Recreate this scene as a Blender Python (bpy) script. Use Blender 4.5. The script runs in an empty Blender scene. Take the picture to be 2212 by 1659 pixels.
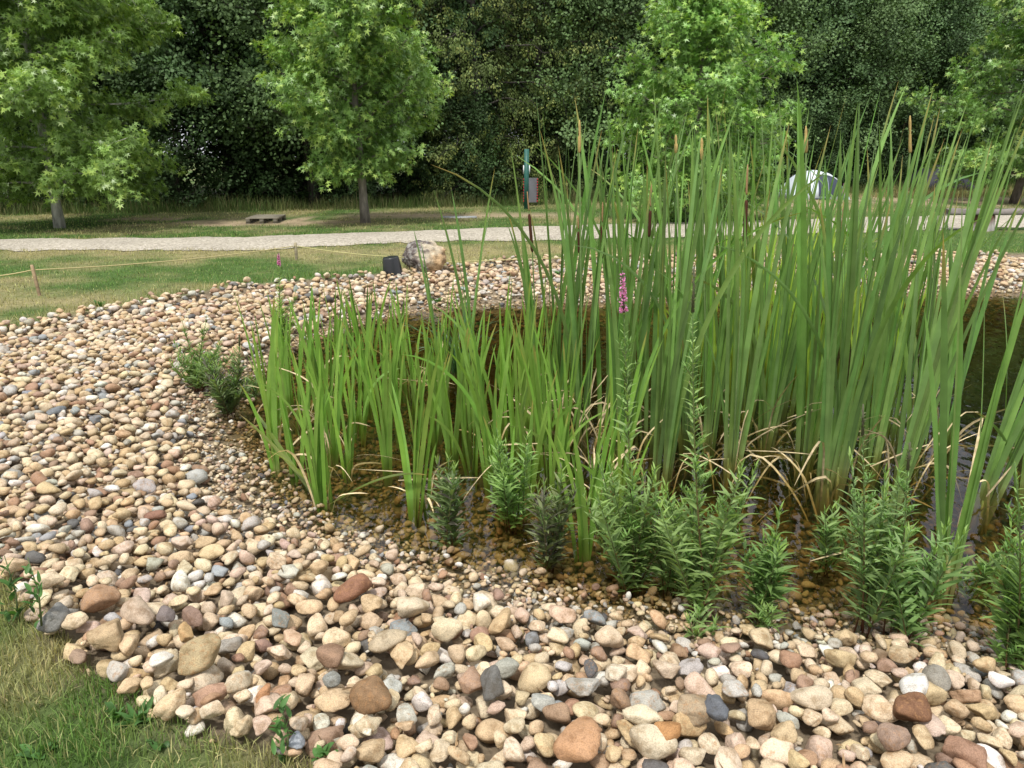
import bpy, bmesh, math, random
import numpy as np
from mathutils import Vector, Matrix
R = math.radians
S = bpy.context.scene
C = S.collection

# ------------------------------------------------------------------ camera, world, sun, exposure
CAM_Z, PITCH, FD = 1.6, 17.0, 1609.5           # FD: focal length in pixels of a 2212 wide picture
cd = bpy.data.cameras.new('camera'); cam = bpy.data.objects.new('camera', cd); C.objects.link(cam)
cam.location = (0, 0, CAM_Z); cam.rotation_euler = (R(90 - PITCH), 0, 0)
cd.sensor_width = 36; cd.lens = 36 * FD / 2212; cd.clip_start = 0.05; cd.clip_end = 2000
S.camera = cam
SUN_EL, SUN_AZ = 62, 200                        # azimuth clockwise from +Y: high, a little behind the camera's left shoulder
w = bpy.data.worlds.new("World"); S.world = w; w.use_nodes = True
nt = w.node_tree; N = nt.nodes; L = nt.links
bg = N['Background']; bg.inputs['Strength'].default_value = 0.115
sky = N.new('ShaderNodeTexSky'); sky.sky_type = 'NISHITA'; sky.sun_disc = False
sky.sun_elevation = R(SUN_EL); sky.sun_rotation = R(SUN_AZ); sky.dust_density = 3; sky.air_density = 1.2
tc = N.new('ShaderNodeTexCoord'); mp = N.new('ShaderNodeMapping'); mp.inputs['Scale'].default_value = (1, 1, 2.6)
nz = N.new('ShaderNodeTexNoise'); nz.inputs['Scale'].default_value = 2.2; nz.inputs['Detail'].default_value = 7; nz.inputs['Roughness'].default_value = .55
cr = N.new('ShaderNodeValToRGB'); cr.color_ramp.elements[0].position = .25; cr.color_ramp.elements[0].color = (.55, .55, .55, 1)
cr.color_ramp.elements[1].position = .6; cr.color_ramp.elements[1].color = (1, 1, 1, 1)
cl = N.new('ShaderNodeValToRGB'); cl.color_ramp.elements[0].position = .3; cl.color_ramp.elements[0].color = (.62, .66, .72, 1)
cl.color_ramp.elements[1].position = .75; cl.color_ramp.elements[1].color = (1, 1, 1, 1)
mul = N.new('ShaderNodeVectorMath'); mul.operation = 'SCALE'; mul.inputs['Scale'].default_value = 9.5
mx = N.new('ShaderNodeMix'); mx.data_type = 'RGBA'
L.new(tc.outputs['Generated'], mp.inputs[0]); L.new(mp.outputs[0], nz.inputs['Vector'])
L.new(nz.outputs['Fac'], cr.inputs[0]); L.new(nz.outputs['Fac'], cl.inputs[0])
L.new(cl.outputs[0], mul.inputs[0]); L.new(cr.outputs[0], mx.inputs[0])
L.new(sky.outputs[0], mx.inputs[6]); L.new(mul.outputs[0], mx.inputs[7]); L.new(mx.outputs[2], bg.inputs['Color'])
sd = bpy.data.lights.new('sun', 'SUN'); sd.energy = 2.9; sd.angle = R(6); sd.color = (1, .96, .9)
sun = bpy.data.objects.new('sun', sd); C.objects.link(sun)
az, el = R(SUN_AZ), R(SUN_EL)
sun.rotation_euler = Vector((math.sin(az) * math.cos(el), math.cos(az) * math.cos(el), math.sin(el))).to_track_quat('Z', 'Y').to_euler()
sun.location = (0, 0, 30)
S.view_settings.view_transform = 'Standard'; S.view_settings.look = 'None'
S.view_settings.exposure = 0.38; S.view_settings.gamma = 1
S.render.engine = 'CYCLES'
cy = S.cycles; cy.max_bounces = 7; cy.diffuse_bounces = 3; cy.glossy_bounces = 3; cy.transmission_bounces = 4
cy.transparent_max_bounces = 12; cy.use_denoising = True; cy.caustics_reflective = False; cy.caustics_refractive = False

# ------------------------------------------------------------------ geometry helpers
rs = np.random.RandomState(7)
sp, cp = math.sin(R(PITCH)), math.cos(R(PITCH))
def ray(px, py):
    x = (px - 1106) / FD; y = (829.5 - py) / FD
    return np.array([x, cp + y * sp, -sp + y * cp])
def at(px, py, z=0.0):
    d = ray(px, py); t = (z - CAM_Z) / d[2]
    return np.array([d[0] * t, d[1] * t, z])
def atY(px, py, Y):                               # the point on that line of sight at depth Y
    d = ray(px, py); t = Y / d[1]
    return np.array([d[0] * t, Y, CAM_Z + d[2] * t])
def project(P):
    P = np.asarray(P, float); q = P - np.array([0, 0, CAM_Z])
    dep = q[..., 1] * cp - q[..., 2] * sp; up = q[..., 1] * sp + q[..., 2] * cp
    dep = np.maximum(dep, 1e-3)
    return 1106 + FD * q[..., 0] / dep, 829.5 - FD * up / dep, dep
def unit(v):
    return v / np.maximum(np.linalg.norm(v, axis=-1, keepdims=True), 1e-9)

_ng = np.random.RandomState(3).rand(256, 256)
def vnoise(x, y, s=1.0, o=0.0):
    x = np.asarray(x, float) * s + o + 1000; y = np.asarray(y, float) * s + o * 1.7 + 1000
    xi = np.floor(x).astype(int); yi = np.floor(y).astype(int); fx = x - xi; fy = y - yi
    fx = fx * fx * (3 - 2 * fx); fy = fy * fy * (3 - 2 * fy)
    g = lambda a, b: _ng[a % 256, b % 256]
    return (g(xi, yi) * (1 - fx) + g(xi + 1, yi) * fx) * (1 - fy) + (g(xi, yi + 1) * (1 - fx) + g(xi + 1, yi + 1) * fx) * fy
def fbm(x, y, s=1.0, o=0.0):
    return (vnoise(x, y, s, o) * .5 + vnoise(x, y, s * 2.1, o + 9) * .3 + vnoise(x, y, s * 4.3, o + 21) * .2)

class Buf:
    """collects vertices, faces and vertex colours for ONE mesh object"""
    def __init__(s): s.v = []; s.c = []; s.f = []; s.n = 0
    def add(s, v, faces, col):
        v = np.asarray(v, np.float32).reshape(-1, 3); col = np.asarray(col, np.float32)
        if col.ndim == 1: col = np.tile(col, (len(v), 1))
        if col.shape[1] == 3: col = np.concatenate([col, np.ones((len(col), 1), np.float32)], 1)
        s.v.append(v); s.c.append(col)
        for f in (faces if isinstance(faces, list) else [faces]):
            s.f.append(np.asarray(f, np.int64) + s.n)
        s.n += len(v)
    def mesh(s, name, smooth=True):
        me = bpy.data.meshes.new(name)
        v = np.concatenate(s.v); c = np.concatenate(s.c)
        me.vertices.add(len(v)); me.vertices.foreach_set('co', v.ravel())
        loops = np.concatenate([f.ravel() for f in s.f]); tot = np.concatenate([np.full(len(f), f.shape[1]) for f in s.f])
        st = np.concatenate([[0], np.cumsum(tot)[:-1]])
        me.loops.add(len(loops)); me.loops.foreach_set('vertex_index', loops.astype(np.int32))
        me.polygons.add(len(tot)); me.polygons.foreach_set('loop_start', st.astype(np.int32))
        me.polygons.foreach_set('loop_total', tot.astype(np.int32))
        if smooth: me.polygons.foreach_set('use_smooth', np.ones(len(tot), bool))
        a = me.color_attributes.new('Col', 'FLOAT_COLOR', 'POINT'); a.data.foreach_set('color', c.ravel())
        me.update(calc_edges=True); me.validate()
        return me
    def build(s, name, mat, parent=None, smooth=True, loc=None):
        me = s.mesh(name, smooth); me.materials.append(mat)
        o = bpy.data.objects.new(name, me); C.objects.link(o)
        if parent: o.parent = parent
        if loc is not None: o.location = loc
        return o

def tag(o, label=None, cat=None, group=None, kind=None):
    if label: o['label'] = label
    if cat: o['category'] = cat
    if group: o['group'] = group
    if kind: o['kind'] = kind
    return o
def empty(name, loc=(0, 0, 0), rz=0):
    o = bpy.data.objects.new(name, None); C.objects.link(o); o.location = tuple(map(float, loc)); o.rotation_euler = (0, 0, rz)
    o.empty_display_size = .1
    return o
def copy_tree(o, parent=None):
    c = o.copy(); C.objects.link(c); c.parent = parent
    for ch in [x for x in S.objects if x.parent == o]: copy_tree(ch, c)
    return c

def grid_faces(n, m, k, wrap=False):
    """faces of n strips, each m rows by k columns"""
    i = np.arange(n)[:, None, None] * m * k; j = np.arange(m - 1)[None, :, None] * k
    kk = k if wrap else k - 1
    q = np.arange(kk)[None, None, :]; q2 = (q + 1) % k
    a = i + j + q; b = i + j + q2
    return np.stack([a, b, b + k, a + k], -1).reshape(-1, 4)
def tube(buf, path, rad, col, sides=7, cap=True, rough=0.0, rng=None):
    path = np.asarray(path, float); m = len(path); rad = np.broadcast_to(rad, (m,))
    t = unit(np.gradient(path, axis=0)); ref = np.array([0.0, 1, 0]) if abs(t[0][1]) < .8 else np.array([1.0, 0, 0])
    u = unit(np.cross(t, ref)); v = np.cross(t, u)
    a = np.linspace(0, 2 * np.pi, sides, endpoint=False)
    rr = rad[:, None] * np.ones(sides)
    if rough and rng is not None: rr = rr * (1 + rough * rng.randn(m, sides))
    P = path[:, None] + rr[..., None] * (np.cos(a)[None, :, None] * u[:, None] + np.sin(a)[None, :, None] * v[:, None])
    f = [grid_faces(1, m, sides, True)]
    if cap: f += [np.arange(sides)[::-1][None], (np.arange(sides) + (m - 1) * sides)[None]]
    c = np.asarray(col, float)
    if c.ndim == 2: c = np.repeat(c, sides, 0)
    buf.add(P, f, c)
def box(buf, lo, hi, col, rot=None, org=(0, 0, 0)):
    lo = np.array(lo, float); hi = np.array(hi, float)
    v = np.array([[(lo, hi)[i][0], (lo, hi)[j][1], (lo, hi)[k][2]] for i in (0, 1) for j in (0, 1) for k in (0, 1)])
    if rot is not None: v = v @ np.array(rot).T
    buf.add(v + np.array(org), np.array([[0, 1, 3, 2], [4, 6, 7, 5], [0, 4, 5, 1], [2, 3, 7, 6], [0, 2, 6, 4], [1, 5, 7, 3]]), col)
def rotz(a): return np.array([[math.cos(a), -math.sin(a), 0], [math.sin(a), math.cos(a), 0], [0, 0, 1]])

def straps(buf, P, D, length, width, phi, th0, bend, twist, colfun, m=12, rng=rs, fold=.25, kink=None, prof='strap', roll0=None):
    """n ribbons: base points P (n,3); phi azimuth of lean, th0 lean at base, bend added along the length (radians)"""
    n = len(P); t = np.linspace(0, 1, m)
    length = np.broadcast_to(length, (n,)).astype(float); width = np.broadcast_to(width, (n,)).astype(float)
    th = np.broadcast_to(th0, (n,))[:, None] + np.broadcast_to(bend, (n,))[:, None] * t[None] ** 2.2
    if kink is not None:
        kt, ka = kink
        th = th + np.broadcast_to(ka, (n,))[:, None] * (1 / (1 + np.exp(-(t[None] - np.broadcast_to(kt, (n,))[:, None]) * 28)))
    ph = phi[:, None] + (rng.randn(n) * .12)[:, None] * t[None]
    d = np.stack([np.sin(th) * np.cos(ph), np.sin(th) * np.sin(ph), np.cos(th)], -1)
    step = (length / (m - 1))[:, None, None]
    pts = P[:, None] + np.concatenate([np.zeros((n, 1, 3)), np.cumsum((d[:, :-1] + d[:, 1:]) * .5 * step, 1)], 1)
    side0 = np.stack([-np.sin(ph), np.cos(ph), np.zeros_like(ph)], -1)
    nrm = np.cross(d, side0)
    r0 = rng.uniform(-.6, .6, n) if roll0 is None else roll0
    tw = r0[:, None] + np.broadcast_to(twist, (n,))[:, None] * t[None]
    side = side0 * np.cos(tw)[..., None] + nrm * np.sin(tw)[..., None]; nn = np.cross(d, side)
    if prof == 'strap': wp = np.interp(t, [0, .1, .45, .75, .93, 1], [.75, .95, 1, .88, .45, .02])
    elif prof == 'lance': wp = np.interp(t, [0, .08, .3, .55, .8, 1], [.15, .6, 1, .85, .42, .02])
    else: wp = np.interp(t, [0, .15, .35, .6, .85, 1], [.12, .3, .85, 1, .6, .05])
    hw = width[:, None, None] * wp[None, :, None] * .5
    V = np.stack([pts - side * hw + nn * hw * fold, pts, pts + side * hw + nn * hw * fold], 2)   # n,m,3,3
    c = colfun(n, t)                                                                              # n,m,3
    buf.add(V, grid_faces(n, m, 3), np.repeat(c.reshape(n * m, 1, 3), 3, 1).reshape(-1, 3))
    return pts

# ------------------------------------------------------------------ materials
def mat(name):
    m = bpy.data.materials.new(name); m.use_nodes = True; n = m.node_tree
    return m, n.nodes, n.links, n.nodes['Principled BSDF'], n.nodes['Material Output']
def noise(N, scale, detail=4, rough=.55, vec=None, L=None):
    t = N.new('ShaderNodeTexNoise'); t.inputs['Scale'].default_value = scale; t.inputs['Detail'].default_value = detail
    t.inputs['Roughness'].default_value = rough
    if vec is not None: L.new(vec, t.inputs['Vector'])
    return t
def ramp(N, L, src, *stops):
    r = N.new('ShaderNodeValToRGB'); e = r.color_ramp.elements
    while len(e) < len(stops): e.new(.5)
    for k, (p, c) in enumerate(stops):
        e[k].position = p; e[k].color = (*c, 1) if isinstance(c, tuple) else (c, c, c, 1)
    L.new(src, r.inputs[0]); return r
def mixc(N, L, a, b, fac, mode='MIX'):
    m = N.new('ShaderNodeMix'); m.data_type = 'RGBA'; m.blend_type = mode
    for s, i in ((fac, 0), (a, 6), (b, 7)):
        if hasattr(s, 'links'): L.new(s, m.inputs[i])
        else: m.inputs[i].default_value = s if i == 0 else (*s, 1)
    return m.outputs[2]
def bump(N, L, h, strength, dist, B):
    b = N.new('ShaderNodeBump'); b.inputs['Strength'].default_value = strength; b.inputs['Distance'].default_value = dist
    L.new(h, b.inputs['Height']); L.new(b.outputs[0], B.inputs['Normal']); return b

def leaf_mat(name, trans=.3, rough=.5, var=.25, scale=6.0, spec=.35):
    m, N, L, B, O = mat(name)
    a = N.new('ShaderNodeAttribute'); a.attribute_name = 'Col'
    g = N.new('ShaderNodeNewGeometry')
    t = noise(N, scale, 3, .5, g.outputs['Position'], L)
    r = ramp(N, L, t.outputs['Fac'], (.3, 1 - var), (.7, 1 + var * .7))
    col = mixc(N, L, a.outputs['Color'], r.outputs[0], 1.0, 'MULTIPLY')
    L.new(col, B.inputs['Base Color']); B.inputs['Roughness'].default_value = rough
    B.inputs['Specular IOR Level'].default_value = spec
    tr = N.new('ShaderNodeBsdfTranslucent'); c2 = mixc(N, L, col, (1.25, 1.35, .55), 1.0, 'MULTIPLY'); L.new(c2, tr.inputs[0])
    ms = N.new('ShaderNodeMixShader'); ms.inputs[0].default_value = trans
    L.new(B.outputs[0], ms.inputs[1]); L.new(tr.outputs[0], ms.inputs[2]); L.new(ms.outputs[0], O.inputs[0])
    return m
M = {}
M['reed'] = leaf_mat('reed_leaf', .36, .36, .2, 9, .6)
M['herb'] = leaf_mat('herb_leaf', .3, .5, .2, 14, .3)
M['gum'] = leaf_mat('gum_leaf', .2, .4, .22, 1.6, .5)
M['oak'] = leaf_mat('oak_leaf', .1, .6, .35, .45, .2)
M['grass'] = leaf_mat('grass_blade', .25, .6, .15, 5, .2)
M['dry'] = leaf_mat('dry_leaf', .15, .8, .35, 30, .1)

def attr_mat(name, rough=.8, nscale=30, var=.35, bstr=.4, bdist=.01, bscale=60, metal=0, stretch=None, spec=.3):
    m, N, L, B, O = mat(name)
    a = N.new('ShaderNodeAttribute'); a.attribute_name = 'Col'
    g = N.new('ShaderNodeTexCoord'); vec = g.outputs['Object']
    if stretch:
        mpn = N.new('ShaderNodeMapping'); mpn.inputs['Scale'].default_value = stretch; L.new(vec, mpn.inputs[0]); vec = mpn.outputs[0]
    t = noise(N, nscale, 5, .6, vec, L)
    r = ramp(N, L, t.outputs['Fac'], (.3, 1 - var), (.7, 1 + var * .5))
    L.new(mixc(N, L, a.outputs['Color'], r.outputs[0], 1.0, 'MULTIPLY'), B.inputs['Base Color'])
    B.inputs['Roughness'].default_value = rough; B.inputs['Metallic'].default_value = metal; B.inputs['Specular IOR Level'].default_value = spec
    if bstr: bump(N, L, noise(N, bscale, 5, .65, vec, L).outputs['Fac'], bstr, bdist, B)
    return m
M['bark'] = attr_mat('bark', .9, 9, .6, .9, .03, 14, stretch=(1, 1, .35))
M['wood'] = attr_mat('weathered_wood', .85, 14, .45, .5, .006, 40, stretch=(.25, 1, 1))
M['stem'] = attr_mat('stem', .6, 40, .2, 0)
M['plastic'] = attr_mat('black_plastic', .32, 8, .1, .05, .002, 200, spec=.5)
M['fabric'] = attr_mat('tent_fabric', .65, 3, .1, .1, .01, 8)
M['paint'] = attr_mat('painted_steel', .45, 20, .15, 0)
M['rope'] = attr_mat('rope_fibre', .9, 80, .2, .3, .003, 300)
M['spike'] = attr_mat('seed_spike', .95, 200, .3, .6, .003, 500)

def stone_mat():
    m, N, L, B, O = mat('river_stone')
    a = N.new('ShaderNodeAttribute'); a.attribute_name = 'Col'
    g = N.new('ShaderNodeNewGeometry')
    k = N.new('ShaderNodeMath'); k.operation = 'MULTIPLY'; k.inputs[1].default_value = 37.0; L.new(a.outputs['Alpha'], k.inputs[0])
    cb = N.new('ShaderNodeCombineXYZ'); [L.new(k.outputs[0], cb.inputs[i]) for i in range(3)]
    ad = N.new('ShaderNodeVectorMath'); ad.operation = 'ADD'; L.new(g.outputs['Position'], ad.inputs[0]); L.new(cb.outputs[0], ad.inputs[1])
    P = ad.outputs[0]
    n1 = noise(N, 22, 6, .62, P, L); n2 = noise(N, 260, 3, .7, P, L); n3 = noise(N, 70, 5, .6, P, L)
    patch = ramp(N, L, n1.outputs['Fac'], (.36, (.60, .53, .44)), (.5, (1, 1, 1)), (.66, (1.16, 1.14, 1.10)))
    col = mixc(N, L, a.outputs['Color'], patch.outputs[0], .8, 'MULTIPLY')
    # rusty iron stain on some stones
    st = ramp(N, L, n3.outputs['Fac'], (.52, 0.0), (.68, 1.0))
    fs = N.new('ShaderNodeMath'); fs.operation = 'FRACT'; k2 = N.new('ShaderNodeMath'); k2.operation = 'MULTIPLY'; k2.inputs[1].default_value = 7.3
    L.new(a.outputs['Alpha'], k2.inputs[0]); L.new(k2.outputs[0], fs.inputs[0])
    gt = N.new('ShaderNodeMath'); gt.operation = 'GREATER_THAN'; gt.inputs[1].default_value = .62; L.new(fs.outputs[0], gt.inputs[0])
    ms = N.new('ShaderNodeMath'); ms.operation = 'MULTIPLY'; L.new(gt.outputs[0], ms.inputs[0]); L.new(st.outputs[0], ms.inputs[1])
    m3 = N.new('ShaderNodeMath'); m3.operation = 'MULTIPLY'; m3.inputs[1].default_value = .55; L.new(ms.outputs[0], m3.inputs[0])
    col = mixc(N, L, col, (.36, .19, .08), m3.outputs[0])
    # fine cracks / veins
    vo = N.new('ShaderNodeTexVoronoi'); vo.feature = 'DISTANCE_TO_EDGE'; vo.inputs['Scale'].default_value = 17
    wv = N.new('ShaderNodeVectorMath'); wv.operation = 'ADD'; sc = N.new('ShaderNodeVectorMath'); sc.operation = 'SCALE'; sc.inputs['Scale'].default_value = .05
    L.new(n3.outputs['Color'], sc.inputs[0]); L.new(P, wv.inputs[0]); L.new(sc.outputs[0], wv.inputs[1]); L.new(wv.outputs[0], vo.inputs['Vector'])
    vr = ramp(N, L, vo.outputs['Distance'], (.0, .62), (.018, 1.0))
    lt = N.new('ShaderNodeMath'); lt.operation = 'LESS_THAN'; lt.inputs[1].default_value = .35; L.new(fs.outputs[0], lt.inputs[0])
    col = mixc(N, L, col, mixc(N, L, col, vr.outputs[0], 1.0, 'MULTIPLY'), lt.outputs[0])
    # bedding bands on a few
    wave = N.new('ShaderNodeTexWave'); wave.inputs['Scale'].default_value = 24; wave.inputs['Distortion'].default_value = 5; wave.inputs['Detail'].default_value = 3
    mpw = N.new('ShaderNodeMapping'); mpw.inputs['Rotation'].default_value = (.6, .9, 0); L.new(P, mpw.inputs[0]); L.new(mpw.outputs[0], wave.inputs['Vector'])
    wr = ramp(N, L, wave.outputs['Fac'], (.2, .9), (.8, 1.04))
    g2 = N.new('ShaderNodeMath'); g2.operation = 'GREATER_THAN'; g2.inputs[1].default_value = .93; L.new(fs.outputs[0], g2.inputs[0])
    col = mixc(N, L, col, mixc(N, L, col, wr.outputs[0], 1.0, 'MULTIPLY'), g2.outputs[0])
    sp_ = ramp(N, L, n2.outputs['Fac'], (.36, .66), (.5, 1.0), (.66, 1.24))
    col = mixc(N, L, col, sp_.outputs[0], .8, 'MULTIPLY')
    L.new(col, B.inputs['Base Color']); B.inputs['Roughness'].default_value = .72; B.inputs['Specular IOR Level'].default_value = .3
    h = N.new('ShaderNodeMath'); h.operation = 'ADD'; L.new(n3.outputs['Fac'], h.inputs[0]); L.new(n2.outputs['Fac'], h.inputs[1])
    bump(N, L, h.outputs[0], .55, .004, B)
    return m
M['stone'] = stone_mat()

# ------------------------------------------------------------------ the pond outline and the lie of the land
ZW = -0.20
SRC = 2212 / 2500
near_px = [(588, 1018), (615, 1075), (650, 1130), (700, 1195), (770, 1250), (860, 1292), (960, 1314), (1045, 1341), (1140, 1375), (1250, 1401),
           (1420, 1440), (1589, 1462), (1760, 1484), (1928, 1492), (2041, 1488), (2180, 1505), (2295, 1520), (2400, 1540)]
far_px = [(2500, 716), (2300, 718), (2100, 722), (1800, 730), (1500, 738), (1250, 746), (1100, 752), (1000, 764), (880, 790), (760, 830), (680, 880), (620, 940), (590, 985)]
pond = [at(x * SRC, y * SRC, ZW)[:2] for x, y in near_px] + [np.array(p) for p in ((2.3, 2.45), (3.2, 2.6), (5.0, 3.2), (7.6, 5.0), (9.0, 7.5), (9.2, 9.8), (8.3, 10.3))] + [at(x * SRC, y * SRC, ZW)[:2] for x, y in far_px]
pond = np.array(pond)
def smooth_poly(p, it=2):
    for _ in range(it):
        q = np.roll(p, -1, 0); p = np.stack([.75 * p + .25 * q, .25 * p + .75 * q], 1).reshape(-1, 2)
    return p
pond_s = smooth_poly(pond)
def sdist(P, poly):
    """signed distance to polygon, positive outside"""
    P = np.asarray(P, float).reshape(-1, 2); best = np.full(len(P), 1e9); ins = np.zeros(len(P), bool)
    q = np.roll(poly, -1, 0)
    for a, b in zip(poly, q):
        e = b - a; w_ = P - a; t = np.clip((w_ @ e) / max(e @ e, 1e-12), 0, 1)
        best = np.minimum(best, ((w_ - t[:, None] * e) ** 2).sum(1))
        c = ((a[1] > P[:, 1]) != (b[1] > P[:, 1]))
        with np.errstate(divide='ignore', invalid='ignore'):
            xi = (b[0] - a[0]) * (P[:, 1] - a[1]) / (b[1] - a[1]) + a[0]
        ins ^= c & (P[:, 0] < xi)
    return np.where(ins, -1, 1) * np.sqrt(best)
GX0, GX1, GY0, GY1, GS = -14.0, 14.0, .4, 17.0, .05
gx = np.arange(GX0, GX1, GS); gy = np.arange(GY0, GY1, GS)
_X, _Y = np.meshgrid(gx, gy, indexing='ij')
SD = sdist(np.stack([_X.ravel(), _Y.ravel()], 1), pond_s).reshape(_X.shape)
def gsample(G, x, y):
    x = np.asarray(x, float); y = np.asarray(y, float)
    i = np.clip((x - GX0) / GS, 0, len(gx) - 1.001); j = np.clip((y - GY0) / GS, 0, len(gy) - 1.001)
    a = i.astype(int); b = j.astype(int); u = i - a; v = j - b
    return G[a, b] * (1 - u) * (1 - v) + G[a + 1, b] * u * (1 - v) + G[a, b + 1] * (1 - u) * v + G[a + 1, b + 1] * u * v
def pdist(x, y): return gsample(SD, x, y)
# the outer edge of the gravel, where the grass begins
edge_far = [(-900, 905), (-400, 790), (-120, 735), (0, 712), (150, 682), (300, 655), (430, 630), (560, 610), (752, 597), (875, 584), (968, 573), (1060, 565), (1192, 557), (1500, 551), (1850, 547), (2212, 545), (2700, 544)]
edge_near = [(680, 1665), (560, 1625), (450, 1602), (390, 1575), (330, 1545), (260, 1505), (190, 1470), (135, 1420), (110, 1370), (60, 1310), (0, 1255), (-150, 1180), (-500, 1080), (-900, 1000)]
gravel = [at(x, y)[:2] for x, y in edge_far] + [np.array(p) for p in ((13, 9), (12, 3), (6, .8), (1.0, .9))] + [at(700, 1760)[:2]] + [at(x, y)[:2] for x, y in edge_near]
gravel_s = smooth_poly(np.array(gravel), 1)
GD = -sdist(np.stack([_X.ravel(), _Y.ravel()], 1), gravel_s).reshape(_X.shape)    # positive inside the gravel
def gdist(x, y): return gsample(GD, x, y)
def land(x, y):
    d = pdist(x, y)
    x = np.asarray(x, float); y = np.asarray(y, float)
    out = -.09 + (ZW + .05) * (1 - np.clip(d / 1.15, 0, 1)) ** 1.35
    inn = ZW - .045 - .15 * np.clip(-d, 0, 3.4) - .075 * np.clip(-d / .14, 0, 1)
    z = np.where(d > 0, np.maximum(out, ZW - .045), inn)
    z = z + np.clip(.09 - gdist(x, y) * .35, 0, .09)                 # the lawn lies higher than the bed of the gravel
    z = z + (fbm(x, y, .9) - .5) * .03 * np.clip(d, 0, 1)
    far = np.clip((y - 24) / 20, 0, 1)
    return z + far * .12

# ground: one sheet out to the horizon
def axis(lo, hi, step, far):
    a = list(np.arange(lo, hi + 1e-6, step)); s = step
    while a[-1] < far: s *= 1.35; a.append(a[-1] + s)
    s = step
    while a[0] > -far: s *= 1.35; a.insert(0, a[0] - s)
    return np.array(a)
ax = axis(-13, 13, .12, 700); ay = axis(.6, 16.8, .12, 700)
XX, YY = np.meshgrid(ax, ay, indexing='ij')
ZZ = land(XX, YY)
road_px_far = [(-700, 519), (-300, 518), (0, 517), (300, 516), (517, 513), (720, 506), (900, 500), (1106, 492), (1350, 484), (1600, 478), (1845, 471), (2212, 463), (2700, 452)]
road_px_near = [(-700, 546), (-300, 545), (0, 542), (300, 542), (530, 541), (700, 534), (850, 525), (1050, 522), (1250, 519), (1500, 513), (1845, 503), (2212, 491), (2700, 482)]
road_far = np.array([at(*p)[:2] for p in road_px_far]); road_near = np.array([at(*p)[:2] for p in road_px_near])
road_poly = np.concatenate([road_far, road_near[::-1]])
def lawn_dry(x, y):
    a = fbm(x, y, .45, 3) * .7 + fbm(x, y, 1.9, 7) * .3
    return np.clip((a - .45) * 4.5, 0, 1)
def bare(x, y):
    """pale worn earth on the camping pitches beyond the road"""
    c = np.zeros_like(np.asarray(x, float))
    for (px, py, rx, ry, k) in ((560, 481, 2.4, .9, 1.2), (430, 477, 2.0, .35, .9), (720, 470, 2.6, .6, 1), (1000, 466, 3.8, .8, 1.1), (1150, 463, 2.5, .7, 1),
                                (1850, 440, 4.5, 2.2, 1.0), (2100, 437, 6, 2.2, 1.1), (1500, 450, 3, 1, .9), (330, 474, 2.6, .3, .8), (120, 478, 2, .25, .5)):
        p = at(px, py); c = np.maximum(c, k * np.exp(-((x - p[0]) / rx) ** 2 - ((y - p[1]) / ry) ** 2))
    return np.clip((c + (fbm(x, y, 1.1, 31) - .5) * 1.5 - .42) * 4, 0, 1)
G1, G2 = np.array([.095, .165, .045]), np.array([.34, .30, .15])
def lawn_col(x, y):
    d = lawn_dry(x, y)[..., None]; e = bare(x, y)[..., None] * (np.asarray(y) > 13)[..., None]
    c = G1 * (1 - d) + G2 * d
    return c * (1 - e) + np.array([.47, .37, .24]) * e
colg = lawn_col(XX, YY) * .8
ing = np.clip(gdist(XX, YY) * 12 + .5, 0, 1) * ((XX > GX0) & (XX < GX1) & (YY > GY0) & (YY < GY1))
colg = colg * (1 - ing[..., None]) + np.array([.24, .19, .13]) * ing[..., None]
wet = (pdist(XX, YY) < .05)
colg[wet] = (.17, .125, .065)
m, N_, L_, B_, O_ = mat('ground_soil')
a_ = N_.new('ShaderNodeAttribute'); a_.attribute_name = 'Col'; g_ = N_.new('ShaderNodeNewGeometry')
t_ = noise(N_, 14, 8, .7, g_.outputs['Position'], L_); t2_ = noise(N_, 2.2, 6, .6, g_.outputs['Position'], L_)
c_ = mixc(N_, L_, a_.outputs['Color'], ramp(N_, L_, t_.outputs['Fac'], (.3, .55), (.7, 1.4)).outputs[0], .9, 'MULTIPLY')
c_ = mixc(N_, L_, c_, ramp(N_, L_, t2_.outputs['Fac'], (.35, .75), (.65, 1.15)).outputs[0], .8, 'MULTIPLY')
L_.new(c_, B_.inputs['Base Color']); B_.inputs['Roughness'].default_value = .95; B_.inputs['Specular IOR Level'].default_value = .1
bump(N_, L_, t_.outputs['Fac'], .8, .04, B_)
b = Buf(); nx, ny = XX.shape
idx = np.arange(nx * ny).reshape(nx, ny)
b.add(np.stack([XX, YY, ZZ], -1), np.stack([idx[:-1, :-1], idx[1:, :-1], idx[1:, 1:], idx[:-1, 1:]], -1).reshape(-1, 4), colg.reshape(-1, 3))
tag(b.build('ground', m), kind='structure')

# road: crushed pale limestone
def resample(p, n):
    s = np.concatenate([[0], np.cumsum(np.linalg.norm(np.diff(p, axis=0), axis=1))]); q = np.linspace(0, s[-1], n)
    return np.stack([np.interp(q, s, p[:, 0]), np.interp(q, s, p[:, 1])], 1)
ra, rb = resample(road_near, 400), resample(road_far, 400)
rr_ = np.random.RandomState(5)
ra[:, 1] += (vnoise(ra[:, 0], ra[:, 1], 2.2) - .5) * .35 + (vnoise(ra[:, 0], ra[:, 1], 9) - .5) * .15; rb[:, 1] += (vnoise(rb[:, 0], rb[:, 1], 2.2, 4) - .5) * .3 + rr_.randn(400) * .03
rows = []
for k in range(9):
    f = k / 8; p = ra * (1 - f) + rb * f
    z = land(p[:, 0], p[:, 1]) + .012 + .03 * math.sin(f * math.pi)
    rows.append(np.column_stack([p, z]))
rows = np.array(rows)
m, N_, L_, B_, O_ = mat('crushed_limestone'); g_ = N_.new('ShaderNodeNewGeometry')
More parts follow.
